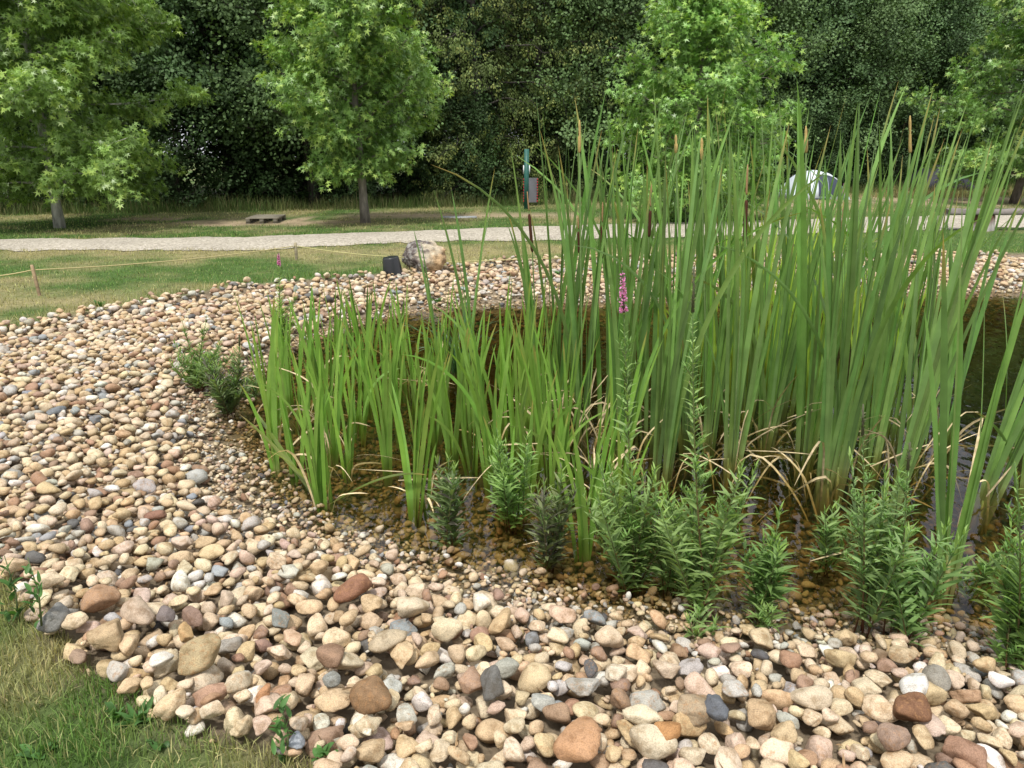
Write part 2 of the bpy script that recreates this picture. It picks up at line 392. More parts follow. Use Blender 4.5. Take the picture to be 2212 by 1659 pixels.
vo_ = N_.new('ShaderNodeTexVoronoi'); vo_.inputs['Scale'].default_value = 28; L_.new(g_.outputs['Position'], vo_.inputs['Vector'])
t_ = noise(N_, .8, 5, .6, g_.outputs['Position'], L_)
c_ = ramp(N_, L_, vo_.outputs['Color'], (.1, (.30, .255, .20)), (.5, (.50, .45, .36)), (.9, (.64, .58, .49)))
c_ = mixc(N_, L_, c_.outputs[0], ramp(N_, L_, t_.outputs['Fac'], (.3, .84), (.7, 1.06)).outputs[0], 1.0, 'MULTIPLY')
L_.new(c_, B_.inputs['Base Color']); B_.inputs['Roughness'].default_value = .9; bump(N_, L_, vo_.outputs['Distance'], 1, .03, B_)
b = Buf(); b.add(rows, grid_faces(1, 9, 400), (.5, .45, .37)); tag(b.build('gravel_road', m), kind='structure')

# water: clear shallow pond, the colour comes from what is dissolved in it
pw = Vector((0, 0))
exp_ = []
cen = pond_s.mean(0)
for i in range(len(pond_s)):
    a, c2 = pond_s[i - 1], pond_s[(i + 1) % len(pond_s)]; e = unit(c2 - a); n_ = np.array([e[1], -e[0]])
    q = pond_s[i] + n_ * .25
    if sdist(q[None], pond_s)[0] < 0: q = pond_s[i] - n_ * .25
    exp_.append(q)
exp_ = np.array(exp_)
m, N_, L_, B_, O_ = mat('pond_water'); N_.remove(B_)
g_ = N_.new('ShaderNodeNewGeometry')
mp_ = N_.new('ShaderNodeMapping'); mp_.inputs['Scale'].default_value = (1.0, .55, 1); L_.new(g_.outputs['Position'], mp_.inputs[0])
t_ = noise(N_, 7.5, 2, .45, mp_.outputs[0], L_); t2_ = noise(N_, 22, 2, .5, mp_.outputs[0], L_)
ad_ = N_.new('ShaderNodeMath'); ad_.operation = 'MULTIPLY_ADD'; ad_.inputs[1].default_value = .12; L_.new(t2_.outputs['Fac'], ad_.inputs[0]); L_.new(t_.outputs['Fac'], ad_.inputs[2])
bp = N_.new('ShaderNodeBump'); bp.inputs['Strength'].default_value = .5; bp.inputs['Distance'].default_value = .011; L_.new(ad_.outputs[0], bp.inputs['Height'])
tr_ = N_.new('ShaderNodeBsdfTransparent'); tr_.inputs[0].default_value = (.97, .96, .92, 1)
gl_ = N_.new('ShaderNodeBsdfGlossy'); gl_.inputs['Roughness'].default_value = .012; L_.new(bp.outputs[0], gl_.inputs['Normal'])
fr_ = N_.new('ShaderNodeFresnel'); fr_.inputs['IOR'].default_value = 1.38; L_.new(bp.outputs[0], fr_.inputs['Normal'])
bf = N_.new('ShaderNodeMath'); bf.operation = 'SUBTRACT'; bf.inputs[0].default_value = 1; L_.new(g_.outputs['Backfacing'], bf.inputs[1])
mf = N_.new('ShaderNodeMath'); mf.operation = 'MULTIPLY'; L_.new(fr_.outputs[0], mf.inputs[0]); L_.new(bf.outputs[0], mf.inputs[1])
ms_ = N_.new('ShaderNodeMixShader'); L_.new(mf.outputs[0], ms_.inputs[0]); L_.new(tr_.outputs[0], ms_.inputs[1]); L_.new(gl_.outputs[0], ms_.inputs[2])
L_.new(ms_.outputs[0], O_.inputs[0])
va_ = N_.new('ShaderNodeVolumeAbsorption'); va_.inputs['Color'].default_value = (.62, .55, .28, 1); va_.inputs['Density'].default_value = 3.4
L_.new(va_.outputs[0], O_.inputs['Volume'])
bm = bmesh.new()
vt = [bm.verts.new((x, y, ZW)) for x, y in exp_]; vb = [bm.verts.new((x, y, -1.6)) for x, y in exp_]
ft = bm.faces.new(vt); fb = bm.faces.new(vb[::-1])
for i in range(len(vt)):
    j = (i + 1) % len(vt); bm.faces.new((vt[j], vt[i], vb[i], vb[j]))
bmesh.ops.recalc_face_normals(bm, faces=bm.faces); bmesh.ops.triangulate(bm, faces=[f for f in bm.faces if len(f.verts) > 4])
me = bpy.data.meshes.new('water'); bm.to_mesh(me); bm.free(); me.materials.append(m)
o = bpy.data.objects.new('water', me); C.objects.link(o); tag(o, kind='structure')

# ------------------------------------------------------------------ stones
def ico(sub):
    bm = bmesh.new(); bmesh.ops.create_icosphere(bm, subdivisions=sub, radius=1)
    v = np.array([x.co[:] for x in bm.verts]); f = np.array([[q.index for q in x.verts] for x in bm.faces]); bm.free()
    return v, f
ICO = {k: ico(k) for k in (1, 2, 3, 4)}
NPROT = 36
rp = np.random.RandomState(11)
PROT = []
for k in range(NPROT):
    ang = k % 3 == 2                                     # one in four is broken and angular
    n_pl = rp.randint(9, 13) if ang else rp.randint(8, 13)
    PROT.append((unit(rp.randn(n_pl, 3)), rp.uniform(.62, 1.0, n_pl) if ang else rp.uniform(.82, 1.0, n_pl), rp.uniform(11, 20) if ang else rp.uniform(3.6, 6.5), rp.randn(5, 3) * 1.8, rp.rand(5) * 6, ang))
def stone_shape(k, sub):
    n, h, p, fr, ph, ang = PROT[k]; d, f = ICO[sub]
    r = (np.maximum(d @ n.T, 0) / h) ** p
    r = r.sum(1) ** (-1 / p); r = np.minimum(r, 1.35)
    bumpy = sum(np.sin(d @ fr[i] * (1 + i * .6) + ph[i]) * (.035 / (1 + i * .5)) for i in range(5))
    if sub >= 3: bumpy = bumpy + sum(np.sin(d @ fr[i] * (6 + 3 * i) + ph[i]) * .006 for i in range(5)) * (1.6 if ang else 1)
    v = d * (r * (1 + bumpy))[:, None]
    return v / np.abs(v).max(0), f
PCACHE = {}
def proto(k, sub):
    if (k, sub) not in PCACHE: PCACHE[(k, sub)] = stone_shape(k, sub)
    return PCACHE[(k, sub)]
PAL = [('cream', (.60, .49, .335), .30), ('tan', (.51, .385, .235), .23), ('pinkish', (.52, .40, .30), .12), ('ochre', (.50, .36, .21), .06),
       ('rust brown', (.35, .22, .14), .05), ('grey', (.42, .40, .35), .09), ('blue grey', (.27, .285, .285), .02), ('white', (.66, .62, .54), .07),
       ('dark grey', (.12, .115, .11), .012), ('brown', (.30, .20, .14), .055)]
PC = np.array([p[1] for p in PAL]); PW = np.array([p[2] for p in PAL]); PW /= PW.sum()
def rot_from(ax_, ang):
    return np.array(Matrix.Rotation(ang, 3, Vector(ax_)))

CS = .0105
HX0, HX1, HY0, HY1 = -7.6, 8.6, 1.1, 14.2
hx = np.arange(HX0, HX1, CS); hy = np.arange(HY0, HY1, CS)
_hx, _hy = np.meshgrid(hx, hy, indexing='ij')
HM = land(_hx, _hy).astype(np.float32)
ID = np.full(HM.shape, -1, np.int32)
def in_view(x, y, z=-.1, mg=110):
    u, v, dep = project(np.stack([np.asarray(x), np.asarray(y), np.full(np.shape(x), z)], -1))
    return (u > -mg) & (u < 2212 + mg) & (v < 1659 + mg * 1.6)
stones = []         # (x, y, z, R, half axes, proto, colour, seed, kind)
def surf(A, dx, dy):
    i2 = np.linalg.inv(A[:2, :2]); k = A[2, :2] @ i2
    s = A[2, 2] - k @ A[:2, 2]
    q = 1 - (dx * dx * i2[0, 0] + 2 * dx * dy * i2[0, 1] + dy * dy * i2[1, 1])
    ok = q > 0; r = np.sqrt(np.maximum(q * s, 0)); mm = k[0] * dx + k[1] * dy
    return ok, mm - r, mm + r
def drop(cands, Rm, ax3, sink=.004, lim=9.0):
    A = Rm @ np.diag(np.array(ax3) ** 2) @ Rm.T
    ex, ey = math.sqrt(A[0, 0]), math.sqrt(A[1, 1]); kx, ky = int(ex / CS) + 1, int(ey / CS) + 1
    dx = (np.arange(-kx, kx + 1) * CS)[:, None]; dy = (np.arange(-ky, ky + 1) * CS)[None]
    ok, lo, up = surf(A, dx, dy)
    if not ok.any(): return None
    best = None
    for (x, y) in cands:
        i = int((x - HX0) / CS); j = int((y - HY0) / CS)
        if i - kx < 0 or j - ky < 0 or i + kx + 1 > HM.shape[0] or j + ky + 1 > HM.shape[1]: continue
        sub = HM[i - kx:i + kx + 1, j - ky:j + ky + 1]
        dd = (sub - lo)[ok]
        z = (np.partition(dd, -max(1, len(dd) // 25))[-max(1, len(dd) // 25)]) - sink
        rel = z - HM0(x, y)
        if best is None or rel < best[0]: best = (rel, x, y, z, i, j)
    if best is None: return None
    rel, x, y, z, i, j = best
    if rel > lim: return None
    sub = HM[i - kx:i + kx + 1, j - ky:j + ky + 1]; sid = ID[i - kx:i + kx + 1, j - ky:j + ky + 1]
    up = up + z; w_ = ok & (up > sub); sub[w_] = up[w_]; sid[w_] = len(stones)
    return x, y, z
def HM0(x, y):
    return float(land(x, y)) if False else float(L0[min(max(int((x - HX0) / .1), 0), L0.shape[0] - 1), min(max(int((y - HY0) / .1), 0), L0.shape[1] - 1)])
L0 = land(*np.meshgrid(np.arange(HX0, HX1, .1), np.arange(HY0, HY1, .1), indexing='ij'))
rd = np.random.RandomState(21)
def orient(rng, tilt):
    return rotz(rng.uniform(0, 2 * math.pi)) @ rot_from((1, 0, 0), rng.randn() * tilt) @ rot_from((0, 1, 0), rng.randn() * tilt)
def add_stone(cands, size, rng, ci=None, tilt=.22, asp=None, pk=None, col=None, sink=.004, lim=9.0):
    e1, e2 = asp if asp else (rng.uniform(.62, .95), rng.uniform(.42, .72))
    ax3 = (size / 2, size / 2 * e1, size / 2 * e2); Rm = orient(rng, tilt)
    p = drop(cands, Rm, ax3, sink, lim)
    if p is None: return
    if ci is None: ci = rng.choice(len(PAL), p=PW)
    c = PC[ci] * rng.uniform(.9, 1.1) * (1 + rng.randn(3) * np.array([.02, .02, .04])) if col is None else np.array(col)
    stones.append((p[0], p[1], p[2], Rm, ax3, rng.randint(NPROT) if pk is None else pk, c, rng.rand(), ci))

# cobbles and pebbles poured in order of place, smallest first in the band along the water
def scatter(nx_, x0, x1, y0, y1, rng): return np.column_stack([rng.uniform(x0, x1, nx_), rng.uniform(y0, y1, nx_)])
def band(x, y): return .16 + .34 * fbm(x, y, 1.1, 17) +   .10 * np.clip((-x - .2) / 1.2, 0, 1) * (np.asarray(y) < 6)
# fine pebbles: along the shore and under the water
P = scatter(420000, HX0, HX1, HY0, HY1, rd)
d = pdist(*P.T); g = gdist(*P.T); yv = P[:, 1]
fine = (d < band(*P.T) + rd.rand(len(P)) * .18) & (d > -3.2) & (g > .0) & in_view(*P.T, z=-.2)
deep = np.clip(-d / 2.0, 0, 1)
keep = fine & (rd.rand(len(P)) < np.where(yv > 6.5, np.where(np.abs(d + .2) < .35, .6, .16), np.where(yv > 4.5, .6, 1)) * np.where(d < -.05, .62 - .3 * deep, 1))
P = P[keep]
for x, y in P:
    dd = float(pdist(x, y)); f = 1.0 + .55 * min(max(y - 5, 0) / 5, 1)
    s = min(rd.lognormal(math.log(.027), .34), .075) * f
    if dd < -.05: s *= 1.25
    if rd.rand() < .02: s *= 1.7
    add_stone([(x, y)], s, rd, tilt=.3, lim=.034 + s * .15)
nfine = len(stones)
# cobbles
P = scatter(125000, HX0, HX1, HY0, HY1, rd)
d = pdist(*P.T); g = gdist(*P.T); yv = P[:, 1]
near_y = np.clip((yv - 6.5) / 3, 0, 1)
keep = (d > band(*P.T) - .02) & (g > .01) & in_view(*P.T, z=0) & (rd.rand(len(P)) < 1 - .66 * near_y)
P = P[keep]; o_ = np.argsort(rd.rand(len(P)) + 0); P = P[o_]
for x, y in P:
    g_ = float(gdist(x, y))
    s = min(max(rd.lognormal(math.log(.070), .28), .038), .125)
    if y > 6.5: s = max(s, .06) * 1.12
    cand = [(x, y)] + [(x + rd.uniform(-.07, .07), y + rd.uniform(-.07, .07)) for _ in range(4)]
    cand = [c for c in cand if gdist(*c) > 0]
    if g_ < .12 and rd.rand() < .35: continue
    add_stone(cand or [(x, y)], s, rd, lim=.052 + s * .28 + .015 * float(vnoise(x, y, 2.3)))
# small stones washed down into the gaps of the near bank
P = scatter(5000, -3.4, 3.6, HY0, 3.6, rd); P = P[(pdist(*P.T) > band(*P.T)) & (gdist(*P.T) > .03) & in_view(*P.T, z=0)]
for x, y in P:
    s = rd.uniform(.045, .085); add_stone([(x + rd.uniform(-.05, .05), y + rd.uniform(-.05, .05)) for _ in range(6)], s, rd, lim=.045 + s * .15)
P = scatter(30000, -3.4, 3.6, HY0, 4.6, rd); P = P[(pdist(*P.T) > band(*P.T)) & (gdist(*P.T) > .02) & in_view(*P.T, z=0)]
for x, y in P:
    s = rd.uniform(.018, .042); add_stone([(x + rd.uniform(-.03, .03), y + rd.uniform(-.03, .03)) for _ in range(3)], s, rd, tilt=.3, lim=.046)
# the stones one notices, set where they lie in the photograph: pixel, length in px, palette, aspect, prototype kind, words
HERO = [
 ((753, 1262), 92, 4, (.26, .115, .065), (.82, .55), 3, 'large flat reddish brown stone'),
 ((885, 1284), 82, 0, (.56, .47, .34), (.72, .55), 0, 'large smooth cream stone with a flat oval face'),
 ((303, 1342), 86, 2, (.46, .35, .26), (.66, .5), 4, 'large pinkish tan oval cobble'),
 ((225, 1322), 84, 4, (.36, .21, .12), (.62, .5), 8, 'long brown pointed cobble'),
 ((360, 1343), 52, 8, (.17, .14, .14), (.75, .6), 1, 'dark purplish grey cobble'),
 ((410, 1337), 68, 9, (.27, .17, .13), (.55, .45), 5, 'long purplish brown cobble'),
 ((443, 1449), 108, 1, (.36, .28, .15), (.62, .6), 12, 'big tan cobble with a yellow crust'),
 ((800, 1524), 100, 4, (.25, .145, .07), (.7, .6), 7, 'big brown broken flint block'),
 ((1066, 1483), 68, 8, (.13, .13, .125), (.85, .8), 11, 'dark grey pitted block of lava-like rock'),
 ((1252, 1592), 106, 3, (.45, .24, .12), (.78, .6), 15, 'large orange brown triangular stone'),
 ((1502, 1527), 84, 1, (.33, .25, .16), (.75, .6), 2, 'brown speckled upright oval cobble'),
 ((1407, 1600), 100, 0, (.54, .46, .33), (.62, .5), 6, 'large cream speckled oval cobble'),
 ((1978, 1451), 82, 7, (.62, .63, .62), (.6, .5), 9, 'large smooth white stone'),
 ((1970, 1520), 92, 4, (.19, .085, .04), (.7, .65), 19, 'glossy dark rust broken flint'),
 ((1755, 1479), 86, 0, (.52, .43, .31), (.66, .5), 10, 'large pale beige oval cobble'),
 ((2092, 1615), 86, 4, (.31, .17, .11), (.75, .6), 23, 'large reddish brown cracked block'),
 ((1930, 1590), 76, 9, (.30, .20, .15), (.8, .6), 13, 'pinkish brown rounded cobble'),
 ((1548, 1543), 58, 8, (.10, .115, .14), (.8, .7), 14, 'dark blue grey cobble'),
 ((1440, 1582), 54, 3, (.40, .19, .06), (.85, .7), 27, 'bright orange knobbly stone'),
 ((830, 1375), 92, 1, (.42, .34, .23), (.62, .45), 16, 'large flat beige slab'),
 ((600, 1318), 60, 6, (.21, .24, .235), (.6, .45), 17, 'slate green grey oval pebble'),
 ((447, 1388), 46, 6, (.13, .175, .21), (.6, .5), 18, 'small slate blue oval pebble'),
 ((400, 1377), 64, 3, (.50, .32, .14), (.48, .45), 20, 'orange tan long cobble'),
 ((492, 1382), 56, 5, (.30, .28, .25), (.75, .5), 21, 'grey cobble with a white stripe'),
 ((715, 1482), 42, 6, (.24, .26, .25), (.9, .7), 22, 'round grey green cobble'),
 ((575, 1548), 44, 3, (.42, .20, .09), (.6, .6), 24, 'small orange red cobble'),
 ((610, 1510), 60, 4, (.38, .22, .14), (.55, .4), 25, 'flat terracotta oval cobble'),
 ((1385, 1545), 74, 0, (.60, .52, .37), (.6, .5), 26, 'long cream cobble with a golden edge'),
 ((1090, 1420), 58, 5, (.30, .31, .27), (.8, .6), 28, 'rounded grey green pebble'),
 ((1170, 1500), 56, 5, (.35, .37, .35), (.6, .5), 29, 'light grey oval cobble'),
 ((1700, 1565), 60, 1, (.47, .35, .20), (.8, .6), 30, 'square edged tan cobble'),
 ((720, 1430), 68, 4, (.27, .16, .10), (.75, .6), 31, 'dark brown broken block'),
 ((130, 1368), 66, 5, (.20, .205, .20), (.85, .7), 32, 'big rounded grey stone at the grass edge'),
 ((240, 1412), 76, 1, (.42, .30, .17), (.8, .7), 35, 'tan angular block'),
 ((1330, 1440), 60, 7, (.60, .52, .40), (.7, .5), 33, 'pale cream cobble'),
 ((520, 1500), 60, 0, (.5, .42, .3), (.75, .6), 34, 'beige knobbly cobble'),
 ((125, 882), 44, 6, (.17, .20, .23), (.5, .4), 1, 'long slate blue cobble'), ((210, 892), 46, 6, (.18, .205, .23), (.6, .45), 5, 'flat blue grey cobble'),
 ((328, 1093), 52, 4, (.25, .12, .08), (.6, .45), 3, 'flat dark red brown slab'), ((2290 * SRC, 1440), 60, 5, (.24, .23, .20), (.7, .55), 9, 'speckled grey cobble'),
]
hero_ids = {}
for (px, lenpx, ci, col, asp, pk, words) in HERO:
    p = at(*px, 0.02); dist = math.hypot(p[1], CAM_Z); size = lenpx / FD * dist * 1.03
    n0 = len(stones)
    add_stone([(p[0], p[1])], size, rd, ci=ci, tilt=.12, asp=(min(asp[0] * 1.1, 1), min(asp[1] * 1.05, 1)), pk=pk % NPROT, col=np.array(col) * .8 + np.array([.45, .37, .26]) * .2 * (sum(col) / 1.08), sink=.030)
    if len(stones) > n0: hero_ids[n0] = words
# how much of each stone lies on top
cnt = np.bincount(ID[ID >= 0], minlength=len(stones))
sx = np.array([s[0] for s in stones]); sy = np.array([s[1] for s in stones]); sz = np.array([s[2] for s in stones])
u_, v_, dep_ = project(np.stack([sx, sy, sz], 1))
size = np.array([s[4][0] for s in stones])
show = cnt * CS * CS * (FD / dep_) ** 2 * (1.9 / dep_ + .25)
inside = (u_ > 5) & (u_ < 2207) & (v_ > 0) & (v_ < 1650)
area_full = np.pi * size * np.array([s[4][1] for s in stones])
frac = cnt * CS * CS / np.maximum(area_full, 1e-9)
score = np.where(inside & (frac > .35), show, 0)
for h in hero_ids: score[h] = 1e9
top = np.argsort(-score)[:300]
is_top = np.zeros(len(stones), bool); is_top[top] = True
print('stones', len(stones), 'fine', nfine)
def wet_tint(v, c):
    """algae film: the parts of a stone that stay under water are brown"""
    k = np.clip((ZW + .004 - v[:, 2]) / .012, 0, 1)[:, None]
    wt = np.clip(1 - np.abs(v[:, 2] - ZW - .012) / .014, 0, 1)[:, None]          # the rim that the water keeps wet
    return (c * (1 - k) + c * np.array([.50, .43, .28]) * k) * (1 - .35 * wt)
def stone_mesh(buf, s, sub, local=False):
    x, y, z, Rm, ax3, pk, col, seed, ci = s
    v, f = proto(pk, sub); v = (v * np.array(ax3)) @ Rm.T
    c = np.tile(np.clip(col, .02, .85), (len(v), 1)); c = wet_tint(v + [x, y, z], c)
    buf.add(v if local else v + [x, y, z], f, np.column_stack([c, np.full(len(v), seed)]))
bf_, bc_ = Buf(), Buf()
for i, s in enumerate(stones):
    if is_top[i]: continue
    if frac[i] < .03 and cnt[i] < 3: continue
    px_ = 2 * s[4][0] * FD / dep_[i]
    sub = 3 if px_ > 62 else 2 if px_ > 22 else 1 if px_ < 9 else 2
    if px_ < 22 and sub == 2 and i < nfine and s[1] > 4.5: sub = 1
    stone_mesh(bf_ if i < nfine else bc_, s, sub)
tag(bf_.build('pebbles', M['stone']), 'small mixed pebbles along the waterline and on the bed of the pond', 'pebbles', kind='stuff')
tag(bc_.build('cobbles', M['stone']), 'river cobbles in beige, brown and grey covering the banks of the pond', 'cobbles', kind='stuff')

# the 300 that show largest, each an object with a label of its own
hs = [(h, hero_ids[h], u_[h], v_[h], h) for h in hero_ids if is_top[h]]
NUM = ['nearest', 'second nearest', 'third nearest', 'fourth nearest', 'fifth nearest', 'sixth nearest', 'seventh nearest', 'eighth nearest', 'ninth nearest', 'tenth nearest']
def side_word(dx, dy): return ('left of' if dx < 0 else 'right of') if abs(dx) > abs(dy) else ('above' if dy < 0 else 'below')
keyed = {}
base_words = {}
med = np.median([size[i] for i in top])
for i in top:
    if i in hero_ids: continue
    ci = stones[i][8]; ang = PROT[stones[i][5]][5]; asp = stones[i][4][1] / stones[i][4][0]
    shape = 'angular' if ang else 'rounded' if asp > .8 else 'oval'
    sz_ = 'large' if size[i] > med * 1.22 else 'small' if size[i] < med * .85 else 'medium'
    j = min(hs, key=lambda q: (q[2] - u_[i]) ** 2 + (q[3] - v_[i]) ** 2)
    sw = side_word(u_[i] - j[2], v_[i] - j[3])
    key = (sz_, PAL[ci][0], shape, sw, j[4]); keyed.setdefault(key, []).append(((u_[i] - j[2]) ** 2 + (v_[i] - j[3]) ** 2, i))
lab = {}
for (sz_, cn, shape, sw, j), lst in keyed.items():
    lst.sort()
    for r_, (dd_, i) in enumerate(lst):
        q = '' if len(lst) == 1 else (NUM[r_] + ' ' if r_ < len(NUM) else 'outlying ')
        lab[i] = f"{q}{sz_} {cn} {shape} cobble {sw} the {hero_ids[j]}"
for h in hero_ids: lab[h] = hero_ids[h] + ' in the gravel bank'
for i in top:
    s = stones[i]; px_ = 2 * s[4][0] * FD / dep_[i]
    bb = Buf(); stone_mesh(bb, s, 4 if px_ > 45 else 3, local=True)
    ob = bb.build('cobble', M['stone'], loc=(s[0], s[1], s[2]))
    wd = lab[i].split()
    if len(wd) > 16: lab[i] = ' '.join(w_ for w_ in wd if w_ not in ('with', 'a', 'of'))
    tag(ob, ' '.join(lab[i].split()[:16]), 'stone', 'river cobbles on the near bank')
def top_z(x, y):
    i = min(max(int((x - HX0) / CS), 0), HM.shape[0] - 1); j = min(max(int((y - HY0) / CS), 0), HM.shape[1] - 1); return float(HM[i, j])

# ------------------------------------------------------------------ reeds, irises and herbs in and round the pond
GA, GB = np.array([.085, .19, .055]), np.array([.13, .27, .06])
def reed_cols(rng, n, t, base, tipp=.35, pale=.16, var=.2):
    k = (1 + rng.randn(n) * var)[:, None, None]
    c = np.ones((n, len(t), 1)) * np.array(base)[None, None] * k
    c = c * (1 + rng.randn(n, 1, 3) * .05)
    f = np.clip(1.15 - t / pale, 0, 1)[None, :, None] * .85
    c = c * (1 - f) + np.array([.42, .40, .18]) * f; f2 = np.clip(1 - t / (pale * .75), 0, 1)[None, :, None] * .7; c = c * (1 - f2) + np.array([.30, .17, .09]) * f2
    tip = (rng.rand(n) < tipp)[:, None, None] * np.clip((t - (1 - .10)) / .06, 0, 1)[None, :, None]
    c = c * (1 - tip * .85) + np.array([.42, .27, .09]) * tip * .85
    return np.clip(c, .01, .9)
def dry_cols(rng, n, t):
    k = (1 + rng.randn(n) * .18)[:, None, None]
    return np.clip(np.ones((n, len(t), 1)) * np.array([.66, .53, .32]) * k * (1 - .35 * np.clip(1 - t / .25, 0, 1))[None, :, None], .03, .9)

def bed(x, y): return float(land(np.array([x]), np.array([y]))[0])
def phi_roll(phi, rng, n, sp_):
    """blades of a fan lean within its plane: turn each so that its flat side faces across the fan"""
    return np.pi / 2 * np.abs(np.cos(phi)) + rng.randn(n) * sp_ * .5
PLANTS = []            # rows for the ordinal labels
def reed_clump(px, py, top_py, n, kind='cattail', spikes=(), spread=.12, dead=0, lean=0.0, seed=0, words=None, r=.05, azb=None):
    """a clump rising out of the water: px,py where it meets the water, top_py how high it reaches"""
    rng = np.random.RandomState(seed + 1000)
    p = at(px, py, ZW); zb = min(bed(p[0], p[1]) , ZW - .02) - .02; zb = max(zb, ZW - .45)
    top = atY(px, top_py, p[1])[2]; H = top - zb
    iris = kind != 'cattail'
    nm = {'cattail': 'cattail_clump', 'iris': 'iris_clump', 'young': 'reed_clump'}[kind]
    root = empty(nm, (p[0], p[1], zb))
    if kind == 'cattail': n = max(2, int(n * .78)); spread *= .8
    a = rng.uniform(0, 2 * math.pi, n); ax_a = rng.uniform(-.5, .5)
    rr2 = r * np.sqrt(rng.rand(n))
    P = np.column_stack([rr2 * np.cos(a), rr2 * np.sin(a), np.zeros(n)])
    fan = rng.uniform(-1, 1, n) * spread * 1.6           # the leaves of one shoot stand in a fan
    side = np.sign(fan); phi = np.where(side > 0, ax_a, ax_a + math.pi) + rng.randn(n) * .45
    th0 = np.abs(fan) * .6 + rng.rand(n) * .02
    if lean: phi = np.where(rng.rand(n) < .75, (0 if lean > 0 else math.pi), phi) + rng.randn(n) * .2; th0 = th0 + abs(lean) * rng.uniform(.6, 1.1, n)
    bend = np.abs(rng.randn(n)) * (.13 if kind == 'cattail' else .16) + .02
    arch = rng.rand(n) < (.07 if kind == 'cattail' else .05); bend = np.where(arch, bend + rng.uniform(.7, 1.4, n), bend)
    Ls = H * (1 - np.abs(rng.randn(n)) * .17).clip(.45, 1.03) * ((.55 + .45 * rng.beta(4, 1.2, n)) if iris else 1) * (1.04 + th0 * .2)
    Ls[0] = H * 1.03
    wd = {'cattail': .0285, 'iris': .0225, 'young': .020}[kind] * rng.uniform(.75, 1.2, n)
    base = {'cattail': (.175, .30, .082), 'iris': (.20, .345, .062), 'young': (.30, .43, .06)}[kind]
    base = np.array(base) * (1 + rng.randn() * .07)
    b = Buf()
    straps(b, P, None, Ls, wd, phi, th0, bend, rng.randn(n) * (.7 if kind == 'cattail' else .3), lambda n_, t: reed_cols(rng, n_, t, base, .22 if kind == 'cattail' else .2, .22 if kind == 'cattail' else .10),
           m=16, rng=rng, fold=.3 if kind == 'cattail' else .12, roll0=phi_roll(phi, rng, n, 1.0 if kind == 'cattail' else .7))
    b.build('leaves', M['reed'], root)
    if kind == 'cattail':                              # sheathed stem foot
        s = Buf(); k = max(2, n // 5)
        for i in range(k):
            q = P[i] * .7; hh = rng.uniform(.25, .42)
            tube(s, [q, q + [rng.randn() * .01, rng.randn() * .01, hh * .5], q + [rng.randn() * .02, 0, hh]], [.015, .013, .006],
                 np.array([(.20, .11, .06), (.34, .27, .12), (.20, .28, .08)]), 7)
        s.build('sheath', M['stem'], root)
    dead = int(dead * 1.7)
    if dead:
        b = Buf(); q = np.column_stack([rng.randn(dead) * r * .9, rng.randn(dead) * r * .9, np.full(dead, .05)])
        straps(b, q, None, rng.uniform(.4, 1.15, dead) * min(1, H / 1.4), rng.uniform(.008, .016, dead), rng.uniform(0, 6.28, dead), rng.uniform(.05, .5, dead), rng.uniform(.2, .9, dead),
               rng.randn(dead) * 1.5, lambda n_, t: dry_cols(rng, n_, t), m=14, rng=rng, kink=(rng.uniform(.25, .75, dead), rng.uniform(.3, 1.9, dead)))
        b.build('dead_leaves', M['dry'], root)
    for (sx_, sy_, ex_, ey_, malelen) in spikes:       # the brown head from (ex,ey) up to (sx,sy), in pixels, at this clump's depth
        t1 = atY(sx_, sy_, p[1]) - [p[0], p[1], zb]; t0 = atY(ex_, ey_, p[1]) - [p[0], p[1], zb]
        dirn = unit(t1 - t0); st = Buf()
        pts = [np.array([rng.randn() * .01, rng.randn() * .01, 0]), t0 * np.array([.45, .45, .5]), t0]
        end = t1 + dirn * malelen
        tube(st, np.array(pts + [t1, end]), [.007, .006, .0045, .0035, .002], (.16, .24, .08), 6)
        so = st.build('flower_stalk', M['stem'], root)
        if sy_ < ey_ - 2:
            sp_b = Buf(); rad = .0115
            q = [t0 + (t1 - t0) * f for f in (0, .04, .1, .3, .6, .9, .97, 1)]
            tube(sp_b, np.array(q), [rad * .45, rad * .85, rad, rad * 1.02, rad, rad * .98, rad * .8, rad * .35], (.075, .026, .014), 12)
            sp_b.build('seed_head', M['spike'], so)
            if malelen > .05:
                mb = Buf(); s0 = t1 + dirn * malelen * .15
                tube(mb, np.array([s0 + dirn * malelen * f for f in (0, .1, .4, .8, 1)]), np.array([.003, .0055, .006, .0045, .002]), (.36, .22, .11), 8, rough=.2, rng=rng)
                mb.build('pollen_spike', M['spike'], so)
        else:
            mb = Buf(); q0 = t0
            tube(mb, np.array([q0 + dirn * malelen * f for f in (0, .05, .25, .5, .52, .8, 1)]), np.array([.004, .0085, .0095, .0085, .006, .008, .0025]), (.45, .32, .12), 9, rough=.18, rng=rng)
            mb.build('pollen_spike', M['spike'], so)
    PLANTS.append([root, kind, p[1], px, py, bool(spikes), words])
    return root

